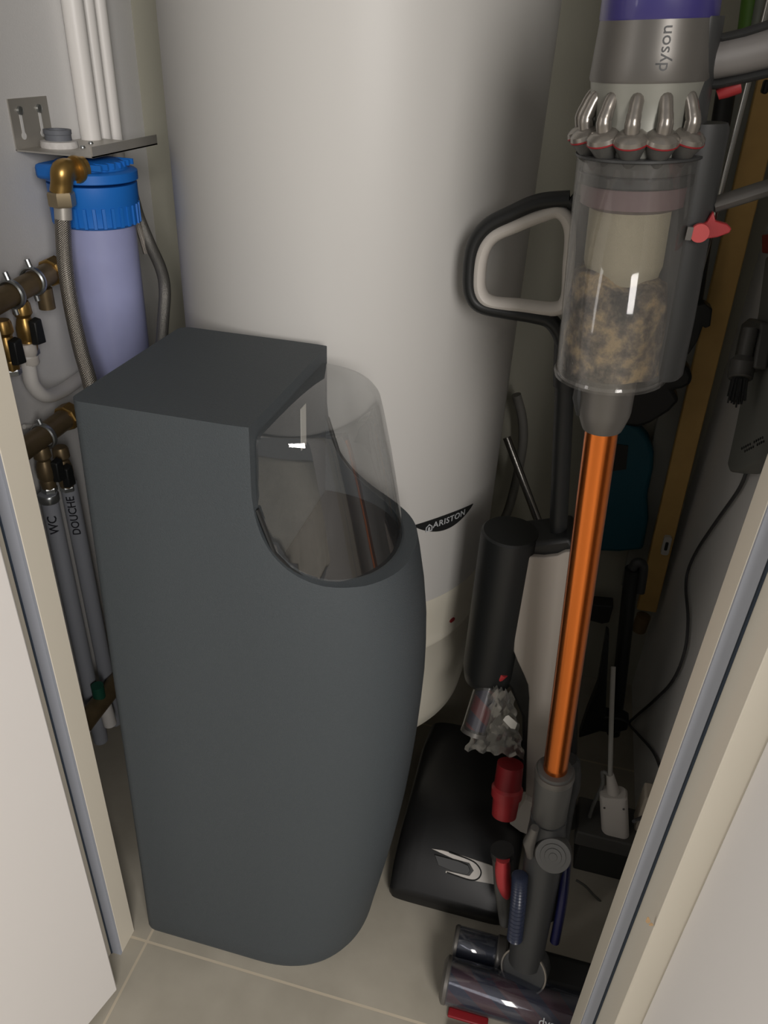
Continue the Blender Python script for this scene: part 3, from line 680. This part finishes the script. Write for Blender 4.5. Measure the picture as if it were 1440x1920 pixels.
# ================================================================== LEFT WALL: FILTER AND PLUMBING
FC = V((-0.748, 1.135, 0))
def fzat(px, py): return on_y(px, py, FC.y-0.03).z
fl = thing('water_filter', (FC.x, FC.y, 0.80), 'blue capped water filter with pale lilac cup hanging on the left wall', 'water filter')
zc0, zc1, zc2 = fzat(195, 425), fzat(195, 345), fzat(195, 300)
MB().lathe([(0.044, zc0-0.285), (0.052, zc0-0.272), (0.056, zc0-0.20), (0.0575, zc0+0.002)], FC, ZA, 48).build('cup', M_CUP, fl)
cp_ = MB().lathe([(0.060, zc0-0.002), (0.064, zc0+0.002), (0.0645, zc0+0.028), (0.067, zc0+0.034), (0.067, zc1-0.003)], FC, ZA, 56).build('clamp_ring', M_BLUE, fl)
rb_ = MB()
for k in range(30):
    a = 2*math.pi*k/30; c = FC+V((math.cos(a)*0.0645, math.sin(a)*0.0645, 0))
    t = V((-math.sin(a), math.cos(a), 0)); n = V((math.cos(a), math.sin(a), 0))
    rb_.loft([[c-t*0.0028+ZA*z, c+t*0.0028+ZA*z, c+t*0.0022+n*0.0028+ZA*z, c-t*0.0022+n*0.0028+ZA*z] for z in (zc0+0.001, zc0+0.030)])
rb_.build('grip_ribs', M_BLUE, fl)
hdc = MB().lathe([(0.066, zc1), (0.0695, zc1+0.002), (0.0695, zc1+0.014), (0.0665, zc1+0.016), (0.056, zc1+0.017), (0.050, 1.1165), (0.040, 1.1195)], FC, ZA, 56).build('head', M_BLUE, fl)
pb = MB(); pb.box((FC.x-0.052, FC.y-0.066, zc1+0.004), (FC.x-0.0, FC.y+0.066, 1.116)); pb.build('port_block', M_BLUE, fl, bevel=0.006)
rbs = MB()
for k in range(7): rbs.box((FC.x+0.003, FC.y-0.05+0.015*k, zc1+0.02), (FC.x+0.056-0.002*abs(k-3), FC.y-0.047+0.015*k, 1.118))
rbs.build('head_fins', M_BLUE, fl)
# bracket with the free connection on top
bk = thing('filter_bracket', (XL, 1.13, 1.13), 'bent steel wall bracket with keyhole slots holding the blue filter on the left wall', 'bracket')
vb = MB()
YB0, YB1 = 1.090, 1.182
plate = MB().box((XL, YB0, 1.128), (XL+0.0022, YB1, 1.196)).build('wall_plate', M_STEEL, bk)
for yk in (1.112, 1.158):
    for r_ in ((0.0030, 0.022, 0.048), ):
        pts = rrect(yk-0.0028, yk+0.0028, 1.147, 1.180, 0.0027)
        MB().loft([[(XL+0.0021, y, z) for y, z in pts], [(XL+0.0028, y, z) for y, z in pts]]).build('keyhole_slot', M_WALL, plate)
        pts = [(yk+0.0052*math.cos(t), 1.146+0.0052*math.sin(t)) for t in [2*math.pi*k/20 for k in range(20)]]
        MB().loft([[(XL+0.0021, y, z) for y, z in pts], [(XL+0.0029, y, z) for y, z in pts]]).build('keyhole_slot', M_WALL, plate)
    MB().lathe([(0.0062, 0.002), (0.0058, 0.005), (0.002, 0.006)], (XL, yk, 1.180), XA, 16).build('screw', M_ZINC, plate)
XS = on_z(190, 292, 1.128).x
sh = MB().box((XL, YB0, 1.1268), (XS, YB1+0.10, 1.129)).build('shelf', M_STEEL, bk)
MB().box((XS-0.002, YB0, 1.127), (XS, YB1+0.10, 1.142)).build('lip', M_STEEL, bk)
for q in ((170, 268), (155, 276), (177, 279)):
    p = on_z(*q, 1.130); MB().lathe([(0.0042, 0), (0.0042, 0.001), (0.0028, 0.0035), (0.001, 0.004)], (p.x, p.y, 1.129), ZA, 14).build('screw', M_ZINC, bk)
cn = V((-0.806, 1.150, 0))
tp = MB().lathe([(0.0275, 0.0), (0.028, 0.002), (0.027, 0.009), (0.022, 0.010)], (cn.x, cn.y, 1.129), ZA, 32).build('taped_thread', M_PTFE, bk)
MB().lathe([(0.0195, 0.010), (0.0195, 0.018), (0.0205, 0.019), (0.0205, 0.025), (0.0150, 0.025), (0.0150, 0.014)], (cn.x, cn.y, 1.129), ZA, 32, cap=False).build('grey_cap', M_LEAD, bk)
MB().lathe([(0.0150, 0.014), (0.001, 0.0141)], (cn.x, cn.y, 1.129), ZA, 24).build('grey_cap', M_LEAD, bk)
# elbow on the near side of the filter head, and its hose
el = thing('brass_elbow', tuple(on_y(128, 322, 1.06)), 'brass elbow with hex nut screwed into the near side of the blue filter head', 'pipe fitting')
e0 = V((-0.772, 1.072, 1.070)); e0 = on_y(135, 318, 1.068)
e1 = on_y(118, 326, 1.045); e2 = on_y(114, 362, 1.042)
MB().tube(curve([e0+V((0.006, 0.02, 0)), e0, e1+V((0.0, 0.0, 0.004)), e1*0.5+e2*0.5, e2], 5), [0.0165]*4+[0.0155]*17, 20).build('elbow', M_BRASS, el)
MB().lathe([(0.0185, 0), (0.0195, 0.003), (0.0185, 0.007)], e0+V((0.004, 0.0, 0.0)), V((0.2, 0.9, 0)), 24).build('collar', M_BRASS, el)
MB().lathe([(0.0185, 0.0), (0.0195, 0.003), (0.0195, 0.017), (0.0180, 0.020)], e2-ZA*0.018, ZA, 6).build('hex_nut', mat('pale_brass', (0.42, 0.34, 0.22), 0.35, 0.8), el, angle=20)
h1 = thing('braided_hose', tuple(e2), 'steel braided hose hanging from the brass elbow in front of the lilac filter cup', 'hose')
hpts = [e2-ZA*0.015, on_y(117, 400, 1.04), on_y(121, 480, 1.035), on_y(131, 560, 1.02), on_y(150, 650, 0.995), on_y(168, 715, 0.975), on_y(186, 800, 0.955)]
MB().tube(curve(hpts[1:], 10), 0.0115, 20).build('braid', M_BRAID, h1)
MB().tube([hpts[0], hpts[1]+V((0, 0, -0.008))], 0.0125, 20).build('ferrule', M_STEEL, h1)
h2 = thing('braided_hose', tuple(on_y(270, 420, 1.2)), 'grey braided hose curving down behind the right side of the lilac filter cup', 'hose')
MB().tube(curve([on_y(240, 330, 1.22), on_y(258, 400, 1.21), on_y(280, 455, 1.20), on_y(302, 505, 1.18), on_y(309, 545, 1.16), on_y(306, 600, 1.14), on_y(300, 680, 1.10)], 10), 0.0098, 18).build('braid', mat('dark_braid', (0.17, 0.165, 0.15), 0.35, 0.6, bump=0.5, bscale=900), h2)
MB().tube(curve([on_y(235, 330, 1.215), on_y(252, 400, 1.20), on_y(268, 450, 1.195), on_y(275, 475, 1.195)], 8), 0.006, 14).build('braid', M_BRAID, h2)
# three white pipes rising behind the bracket
for i, (p0, rad, lab) in enumerate((((135, 0), 0.0165, 'white vertical pipe on the left wall, nearest of three to the door'), ((161, 0), 0.0125, 'white vertical pipe on the left wall, middle one of three'), ((184, 0), 0.0125, 'white vertical pipe on the left wall, nearest of three to the heater'))):
    q = on_x(*p0, XL+rad+0.003)
    o = MB().lathe([(rad, 0.30), (rad, 2.4)], (q.x, q.y, 0), ZA, 24).build('water_pipe', M_PIPE); tag(o, lab, 'pipe', 'white pipes behind the filter')
# manifolds
def manifold(name, label, c0, c1, m, rad=0.0165, valves=(), clips=()):
    t = thing(name, tuple(c0), label, 'manifold')
    d = (c1-c0)
    MB().tube([c0, c0+d], rad, 24).build('bar', m, t)
    MB().lathe([(rad+0.003, -0.012), (rad+0.005, -0.010), (rad+0.005, 0.010), (rad+0.001, 0.014), (rad*0.6, 0.015)], c1, d.normalized(), 8).build('end_plug', M_BRASS, t, angle=20)
    return t, d.normalized()
MX = XL+0.045
m0, m1 = on_x(-60, 597, MX), on_x(100, 508, MX)
mf, md_ = manifold('brass_manifold', 'brass water manifold clamped to the left wall below the bracket', m0, m1, M_OLDBRASS)
for q in ((22, 552), (62, 527)):
    c = on_x(*q, MX)
    rg_ = MB().tube([c+(V((math.cos(t), 0, math.sin(t)))*0.0195) for t in [2*math.pi*k/28 for k in range(28)]], 0.003, 8, close=True, ry=0.005, flat=YA).build('clamp', M_ZINC, mf)
    MB().tube([c+V((0.0, 0, 0.018)), c+V((-0.004, 0, 0.032))], 0.004, 10).build('clamp_bolt', M_ZINC, rg_)
    MB().tube([c+V((0.0, 0, -0.018)), c+V((0.002, 0, -0.030))], 0.004, 10).build('clamp_bolt', M_ZINC, rg_)
c = on_x(82, 540, MX); MB().tube([c, c-ZA*0.032], 0.0125, 18).build('blank_outlet', M_OLDBRASS, mf)
def valve(top, label, hdx, m=M_BRASS):
    t = thing('stop_valve', tuple(top), label, 'valve')
    MB().lathe([(0.011, 0), (0.013, -0.004), (0.014, -0.018), (0.010, -0.024), (0.012, -0.030), (0.0145, -0.040), (0.0145, -0.054), (0.012, -0.060), (0.013, -0.064), (0.0115, -0.078)], top, ZA, 20).build('body', m, t)
    MB().lathe([(0.0125, -0.074), (0.0135, -0.076), (0.0135, -0.083), (0.011, -0.084)], top, ZA, 6).build('nut', M_ZINC, t, angle=20)
    c = top+V((0.016, hdx, -0.046))
    MB().loft([[c+V((-0.004, -0.009, 0.020)), c+V((-0.004, 0.009, 0.022)), c+V((-0.004, 0.011, -0.020)), c+V((-0.004, -0.010, -0.018))], [c+V((0.008, -0.008, 0.018)), c+V((0.008, 0.008, 0.020)), c+V((0.008, 0.010, -0.018)), c+V((0.008, -0.009, -0.016))]]).build('lever', M_BLACK, t, bevel=0.002)
    return t
v1 = on_x(38, 565, MX); valve(v1, 'brass stop valve with black lever under the brass manifold, above the white elbow pipe', 0.001)
v2 = on_x(2, 600, MX); valve(v2, 'stop valve with black lever half hidden by the left door post', -0.003)
pe = thing('white_elbow_pipe', tuple(on_x(52, 660, MX)), 'white plastic pipe bending right from the stop valve towards the softener', 'pipe')
pp = [on_x(49, 648, MX), on_x(54, 690, MX), on_x(62, 722, MX), on_x(85, 742, MX), on_x(118, 732, MX-0.012), on_x(160, 703, MX-0.028)]
MB().tube(curve(pp, 6), 0.0115, 18).build('pipe', M_PIPE, pe)
MB().lathe([(0.0135, 0), (0.0150, 0.003), (0.0145, 0.012), (0.0120, 0.014), (0.0145, 0.018), (0.0145, 0.030), (0.012, 0.034)], pp[0]-ZA*0.030, ZA, 22).build('coupling', M_WHITE, pe)
n0, n1 = on_x(35, 850, MX), on_x(88, 808, MX)
mg, _ = manifold('brass_manifold', 'dark brass manifold in the gap between left door post and softener', n0, n1+V((0, 0.06, 0)), M_OLDBRASS, 0.0175)
c = on_x(82, 818, MX)
MB().tube([c+(V((math.cos(t), 0, math.sin(t)))*0.0205) for t in [2*math.pi*k/28 for k in range(28)]], 0.003, 8, close=True, ry=0.005, flat=YA).build('clamp', M_ZINC, mg)
MB().tube([c+V((0, 0, 0.018)), c+V((-0.004, 0, 0.03))], 0.004, 10).build('clamp_bolt', M_ZINC, mg)
MB().tube([on_x(45, 800, XL+0.01), on_x(72, 800, XL+0.01)], 0.004, 10).build('rail', M_PIPE, mg)
w1 = on_x(76, 838, MX); valve(w1, 'dark brass valve with black lever above the grey pipe marked WC', 0.008, M_OLDBRASS)
w2 = on_x(112, 838, MX+0.004); valve(w2, 'dark brass valve above the grey pipe marked DOUCHE beside the softener edge', -0.016, M_OLDBRASS)
def gpipe(px, py, x, rad, txt, label, u0, hgt):
    q = on_x(px, py, x)
    o = MB().lathe([(rad, 0.02), (rad, q.z)], (q.x, q.y, 0), ZA, 24).build('grey_pipe', M_GPIPE); tag(o, label, 'pipe', 'marked grey pipes')
    o['_o'] = (0, 0, 0)
    fa = math.atan2(-q.y, -q.x)  # towards the doorway
    fa = math.radians(-58)
    text_mesh('handwriting', txt, M_INK, o, lambda u, v, w: V((q.x+(rad+0.0004+w)*math.cos(fa-v/rad), q.y+(rad+0.0004+w)*math.sin(fa-v/rad), q.z-u0+u)), hgt, bold=0.012)
    return o
gpipe(90, 925, MX, 0.0145, 'WC', 'grey vertical pipe with handwritten WC mark beside the left door post', 0.055, 0.021)
gpipe(128, 905, MX+0.002, 0.0145, 'DOUCHE', 'grey vertical pipe with handwritten DOUCHE mark beside the softener edge', 0.060, 0.019)
cl = on_x(92, 935, MX)
o = MB().lathe([(0.0165, 0), (0.0172, 0.002), (0.0172, 0.012), (0.0158, 0.014)], (cl.x, cl.y, cl.z-0.004), ZA, 24).build('pipe_clip', M_ZINC); tag(o, 'metal clip around the top of the grey WC pipe', 'pipe clip')
lf = thing('pipe_fitting', tuple(on_x(195, 1320, MX)), 'dark brass pipe fitting with green cap low in the gap left of the softener', 'pipe fitting')
f0 = on_x(178, 1330, MX+0.03)
MB().tube([f0-YA*0.04, f0+YA*0.09], 0.019, 20).build('body', M_OLDBRASS, lf)
MB().tube([f0+V((0, 0.02, 0.015)), f0+V((0, 0.02, 0.045))], 0.012, 16).build('cap', mat('green_cap', (0.01, 0.08, 0.05), 0.5), lf)
MB().tube([f0+V((0.0, 0.03, -0.01)), f0+V((0.004, 0.03, -0.07))], 0.013, 16).build('white_stub', M_PIPE, lf)

# ================================================================== RIGHT SIDE
# charging dock on the right wall
dk = thing('wall_dock', tuple(on_x(1400, 800, 0.28)), 'grey wall dock strip for the stick vacuum hanging on the right wall', 'wall dock')
DX = XR-0.012
def wallpoly(pts, x0, x1, name, m, par, bev=0.003):
    P = [on_x(a, b, x0) for a, b in pts]
    return MB().loft([[p for p in P], [p+XA*(x1-x0) for p in P]]).build(name, m, par, bevel=bev, seg=3)
dockm = mat('dock_grey', (0.15, 0.153, 0.14), 0.6)
wallpoly([(1434, 480), (1500, 470), (1500, 820), (1432, 862), (1412, 872), (1388, 884), (1366, 884), (1362, 872), (1378, 800), (1400, 690), (1420, 590)], XR-0.030, XR-0.002, 'back_plate', dockm, dk, 0.006)
dkb = wallpoly([(1402, 596), (1425, 604), (1420, 640), (1412, 690), (1378, 700), (1372, 690), (1382, 640), (1390, 606)], XR-0.050, XR-0.032, 'tool_clip', M_GREY, dk, 0.004)
wallpoly([(1428, 440), (1460, 435), (1460, 478), (1428, 474)], XR-0.04, XR-0.02, 'red_catch', M_DRED, dk, 0.002)
dots = MB()
for r_ in range(2):
    for k in range(11):
        if (k*7+r_*5) % 6 == 5: continue
        a = (1391+k*3.9+r_*2, 841-k*2.05+r_*7); p = on_x(*a, XR-0.0305)
        dots.box((p.x-0.0008, p.y-0.0016, p.z-0.0012), (p.x+0.001, p.y+0.0016, p.z+0.0012))
dots.build('print', M_BLACK, dk)
bt = thing('dusting_brush', tuple(on_x(1385, 720, XR-0.05)), 'small black bristle brush attachment clipped to the left edge of the wall dock', 'brush')
b0, b1, b2 = on_x(1408, 615, XR-0.06), on_x(1390, 695, XR-0.06), on_x(1381, 748, XR-0.06)
MB().tube(curve([b0, b0*0.5+b1*0.5, b1, b1*0.7+b2*0.3], 4), [0.010]*6+[0.016]*6+[0.014], 18).build('body', M_GREY, bt)
br = MB()
for k in range(40):
    a = random.uniform(0, 6.28); r_ = 0.013*math.sqrt(random.random()); off = V((math.cos(a)*r_*0.7, math.sin(a)*r_, 0))
    br.tube([b1*0.8+b2*0.2+off, b2+off*1.3+V((0, 0, random.uniform(-0.006, 0.004)))], [0.0022, 0.0012], 5)
brs = br.build('bristles', M_BLACK, bt); brs['kind'] = 'stuff'
# charging cable
WX = XR-0.006
cbp = [(1402, 878), (1385, 918), (1345, 975), (1308, 1030), (1290, 1070), (1286, 1105), (1290, 1160), (1284, 1220), (1262, 1275), (1228, 1312), (1190, 1345), (1180, 1357), (1195, 1375), (1225, 1410), (1240, 1450), (1242, 1490), (1225, 1520), (1188, 1540)]
xs_ = [WX]*11+[WX-0.004, WX-0.004]+[WX]*3+[0.285, 0.25]
o = MB().tube(curve([on_x(a, b, x) if x != 0.25 else on_x(a, b, 0.235) for (a, b), x in zip(cbp, xs_)], 6), 0.0028, 10).build('charging_cable', M_CABLE)
tag(o, 'thin dark grey charging cable running down the right wall from the dock', 'cable')
# power strip end with plug, standing on a grey crate
cr_y = 0.93
crt = thing('grey_box', (0.22, cr_y, 0), 'dark grey box on the floor under the white socket block behind the right door post', 'box')
g = [on_y(1082, 1560, 0.93), on_y(1200, 1580, 0.93), on_y(1190, 1652, 0.93), on_y(1075, 1638, 0.93)]
gz = max(p.z for p in g)
zt_, zb_ = g[0].z, 0.0
MB().box((g[0].x, 0.93, zt_-0.035), (XR-0.008, 1.01, zt_)).build('lid', mat('box_lid', (0.075, 0.073, 0.066), 0.7), crt, bevel=0.003)
MB().box((g[0].x+0.012, 0.94, 0.0), (XR-0.012, 1.00, zt_-0.034)).build('box_body', mat('box_body', (0.03, 0.03, 0.027), 0.7), crt, bevel=0.003)
sk = thing('socket_block', tuple(on_y(1150, 1565, 0.95)), 'white plastic socket block with cable above the dark grey box', 'socket block')
s0, s1 = on_y(1150, 1485, 0.965), on_y(1154, 1566, 0.955)
sd = (s1-s0).normalized(); sx = (XA-sd*XA.dot(sd)).normalized(); sy = sd.cross(sx)
pr = rrect(-0.0235, 0.0235, -0.018, 0.018, 0.012)
MB().loft([[s0+sx*a*k+sy*b*k+sd*t for a, b in pr] for k, t in ((0.86, 0.0), (1, 0.004), (1, (s1-s0).length))]).build('block', M_WHITE, sk, angle=40)
MB().loft([[s1+sx*a*0.8+sy*b*0.8+sd*t for a, b in pr] for t in (-0.003, 0.0012)]).build('socket_opening', M_BLACK, sk)
for a in (-0.016, 0.016):
    MB().lathe([(0.002, 0), (0.002, 0.0006)], s0+sx*a+sd*0.02-sy*0.018*(1 if sy.y > 0 else -1), -sy if sy.y > 0 else sy, 12).build('screw', M_NICKEL, sk)
st_ = on_y(1144, 1452, 0.968)
MB().tube([s0, st_], [0.011, 0.0065], 16).build('strain_relief', M_WHITE, sk)
MB().tube(curve([st_, on_y(1145, 1400, 0.985), on_y(1147, 1330, 1.02), on_y(1150, 1250, 1.06)], 5), 0.0042, 12).build('white_cable', mat('dim_white', (0.34, 0.33, 0.30), 0.5), sk)
MB().tube(curve([st_+V((0, 0, -0.002)), on_y(1130, 1448, 0.97), on_y(1130, 1470, 0.97), on_y(1112, 1510, 0.97), on_y(1104, 1535, 0.968)], 5), 0.0035, 10).build('loop_cable', mat('dim_white2', (0.18, 0.18, 0.165), 0.5), sk)
pl_ = thing('mains_adaptor', tuple(on_y(1200, 1500, 0.98)), 'white plug adaptor between the socket block and the right door post', 'plug')
k0 = on_y(1200, 1475, 0.985); k1 = on_y(1190, 1560, 0.97)
MB().box((k1.x-0.004, 0.962, k1.z+0.01), (k0.x+0.030, 1.0, k0.z)).build('casing', mat('warm_white', (0.50, 0.44, 0.36), 0.5), pl_, bevel=0.004)
# thin wire near the floor under the box
o = MB().tube(curve([on_y(1080, 1650, 0.90), on_y(1098, 1662, 0.895), on_y(1115, 1680, 0.89), on_y(1140, 1702, 0.89)], 6), 0.0022, 8).build('floor_wire', mat('wire_grey', (0.09, 0.09, 0.08), 0.5)); tag(o, 'thin grey wire hanging in front of the dark grey box near the floor', 'wire')
# long things leaning in the back right corner
def pole(name, pts, r, m, label, cat, ry=None, flat=None, seg=18):
    o = MB().tube(pts, r, seg, ry=ry, flat=flat).build(name, m); o['_o'] = (0, 0, 0); return tag(o, label, cat)
def batten(name, a, b, w, t, m, label, cat):
    d = (b-a).normalized(); n = (YA-d*YA.dot(d)).normalized(); s_ = d.cross(n)
    q = [s_*-w/2-n*t/2, s_*w/2-n*t/2, s_*w/2+n*t/2, s_*-w/2+n*t/2]
    o = MB().loft([[a+k for k in q], [b+k for k in q]]).build(name, m, bevel=0.002); o['_o'] = (0, 0, 0); return tag(o, label, cat), d, s_, n
yl, d_, s__, n_ = batten('wooden_batten', on_y(1212, 1142, 1.40), on_y(1462, 90, 1.36), 0.040, 0.016, M_WOOD, 'long yellow brown wooden batten leaning in the back right corner', 'batten')
q = on_y(1249, 1020, 1.385)
MB().loft([[q+s__*a+d_*b-n_*t for a, b in rrect(-0.0075, 0.0075, -0.022, 0.022, 0.005)] for t in (0.0, 0.008)]).build('pale_tag', M_LABEL, yl)
MB().loft([[q+s__*a+d_*b-n_*t for a, b in rrect(-0.003, 0.003, -0.010, 0.010, 0.0025)] for t in (0.008, 0.009)]).build('slot', M_BLACK, yl)
bt2 = on_y(1203, 1168, 1.395)
pole('batten_end', [bt2+V((0, 0, 0.02)), bt2+V((-0.002, 0, -0.02))], 0.015, mat('end_brown', (0.17, 0.11, 0.05), 0.7), 'brown worn block just below the foot of the yellow batten', 'block')
sl_, *_ = batten('batten_shadow', on_y(1192, 1100, 1.435), on_y(1418, 120, 1.425), 0.062, 0.01, mat('shadow_grey', (0.23, 0.235, 0.21), 0.55), 'wide dull grey strip shaped as the cast shadow of the yellow wooden batten', 'rail')  # the batten's cast shadow, modelled as a solid grey strip
pole('chrome_pole', [on_y(1300, 560, 1.27), on_y(1340, 400, 1.26), on_y(1384, 225, 1.25), on_y(1406, 140, 1.25), on_y(1440, 5, 1.24), on_y(1460, -80, 1.23)], 0.0048, M_CHROME, 'thin shiny chrome pole leaning behind the vacuum handle', 'pole')
pole('black_pole', [on_y(1302, 560, 1.33), on_y(1348, 240, 1.32), on_y(1372, 60, 1.31), on_y(1390, -60, 1.30)] if False else [on_y(1290, 640, 1.33), on_y(1340, 300, 1.32), on_y(1362, 165, 1.315), on_y(1368, 120, 1.31)], 0.0135, M_BLACK, 'thick black pole leaning between vacuum bin and chrome pole', 'pole')
pole('green_pole', [on_y(1392, 110, 1.36), on_y(1404, 50, 1.36), on_y(1418, -60, 1.36)], 0.0145, M_GREEN, 'green pole showing above the vacuum handle', 'pole')
pole('grey_pole', [on_y(1412, 110, 1.34), on_y(1422, 40, 1.34), on_y(1440, -60, 1.34)], 0.009, mat('grey_green', (0.20, 0.22, 0.19), 0.4), 'grey green pole beside the green one above the vacuum handle', 'pole')
o = MB().box(tuple(on_y(1424, 175, 1.30)), tuple(on_y(1447, 150, 1.28))).build('pole_clamp', M_BLACK, bevel=0.003); tag(o, 'small black clamp at the top of the yellow batten below the vacuum handle', 'clamp')
# teal dustpan, black brushes hanging on the back wall
def yshape(name, pts, y, d, m, label, cat, bev=0.004):
    P = [on_y(a, b, y) for a, b in pts]
    o = MB().loft([[p for p in P], [p+YA*d for p in P]]).build(name, m, bevel=bev, seg=3); o['_o'] = (0, 0, 0); return tag(o, label, cat)
tl = yshape('dustpan', [(1105, 800), (1180, 795), (1198, 802), (1216, 822), (1226, 850), (1225, 880), (1214, 930), (1216, 975), (1206, 1032), (1160, 1036), (1095, 1034)], 1.39, 0.035, M_TEAL, 'dark teal plastic dustpan hanging behind the copper wand', 'dustpan', 0.008)
P = [on_y(a, b, 1.388) for a, b in [(1150, 832), (1178, 836), (1174, 880), (1146, 884)]]
MB().loft([[p for p in P], [p+YA*0.004 for p in P]]).build('handle_slot', M_BLACK, tl)
hk = yshape('hand_brush', [(1180, 700), (1240, 688), (1268, 684), (1290, 688), (1299, 706), (1295, 722), (1278, 730), (1262, 732), (1274, 752), (1255, 772), (1220, 794), (1195, 802), (1165, 798), (1150, 760)], 1.30, 0.04, M_BLACK, 'black brush head with pointed corner hanging above the teal dustpan', 'brush', 0.006)
k2 = yshape('scrubbing_brush', [(1300, 574), (1324, 571), (1336, 580), (1332, 612), (1322, 616), (1318, 612), (1308, 640), (1292, 664), (1284, 668), (1288, 620)], 1.28, 0.03, M_BLACK, 'black curved brush showing between the vacuum bin and yellow batten', 'brush', 0.004)
# black upright with rounded top in the corner
bp_ = thing('dustpan_stick', tuple(on_y(1140, 1375, 1.15)), 'black stick with rounded hooked top and wide foot standing in the back right corner', 'stick')
pth = [on_y(1150, 1375, 1.20), on_y(1165, 1250, 1.22), on_y(1180, 1110, 1.24), on_y(1186, 1066, 1.24)]
MB().tube(curve(pth, 5), 0.0135, 16).build('shaft', M_BLACK, bp_)
MB().tube(curve([on_y(1186, 1066, 1.24), on_y(1192, 1056, 1.24), on_y(1202, 1056, 1.24), on_y(1206, 1068, 1.24), on_y(1200, 1110, 1.24)], 5), 0.009, 12).build('hook', M_DARK, bp_)
ft = [on_y(a, b, 1.17) for a, b in [(1120, 1290), (1136, 1190), (1142, 1195), (1135, 1345), (1165, 1348), (1180, 1356), (1176, 1370), (1152, 1376), (1125, 1372), (1085, 1385), (1100, 1340)]]
MB().loft([[p for p in ft], [p+YA*0.03 for p in ft]]).build('foot', M_BLACK, bp_, bevel=0.004)
# small dark block on the back wall behind the wand
o = yshape('wall_block', [(1108, 1134), (1150, 1138), (1142, 1168), (1128, 1170), (1106, 1164)], 1.41, 0.035, M_DARK, 'small dark block low on the back wall right of the copper wand', 'block', 0.002)
# chrome drain pipe slanting beside the heater
pole('chrome_rod', [on_y(950, 820, 1.30), on_y(1012, 985, 1.25), on_y(1030, 1035, 1.235)], 0.0075, mat('dim_chrome', (0.30, 0.29, 0.27), 0.2, 0.9), 'chrome rod slanting between the water heater and the washer pole', 'rod')
pole('grey_hose', curve([on_y(968, 740, 1.38), on_y(980, 790, 1.385), on_y(978, 850, 1.385), on_y(955, 950, 1.38), on_y(930, 1000, 1.38)], 6), 0.009, mat('dim_hose', (0.16, 0.155, 0.14), 0.5), 'dull grey hose curving down beside the right edge of the water heater', 'hose')
# black item on the floor at the bottom edge
o = MB().box((0.008, 0.570, 0.0), (0.15, 0.613, 0.012)).build('black_strip', M_BLACK, bevel=0.003); tag(o, 'black edge of a low strip on the floor in front of the vacuum head', 'strip')

for o in bpy.data.objects:
    if '_o' in o.keys(): del o['_o']
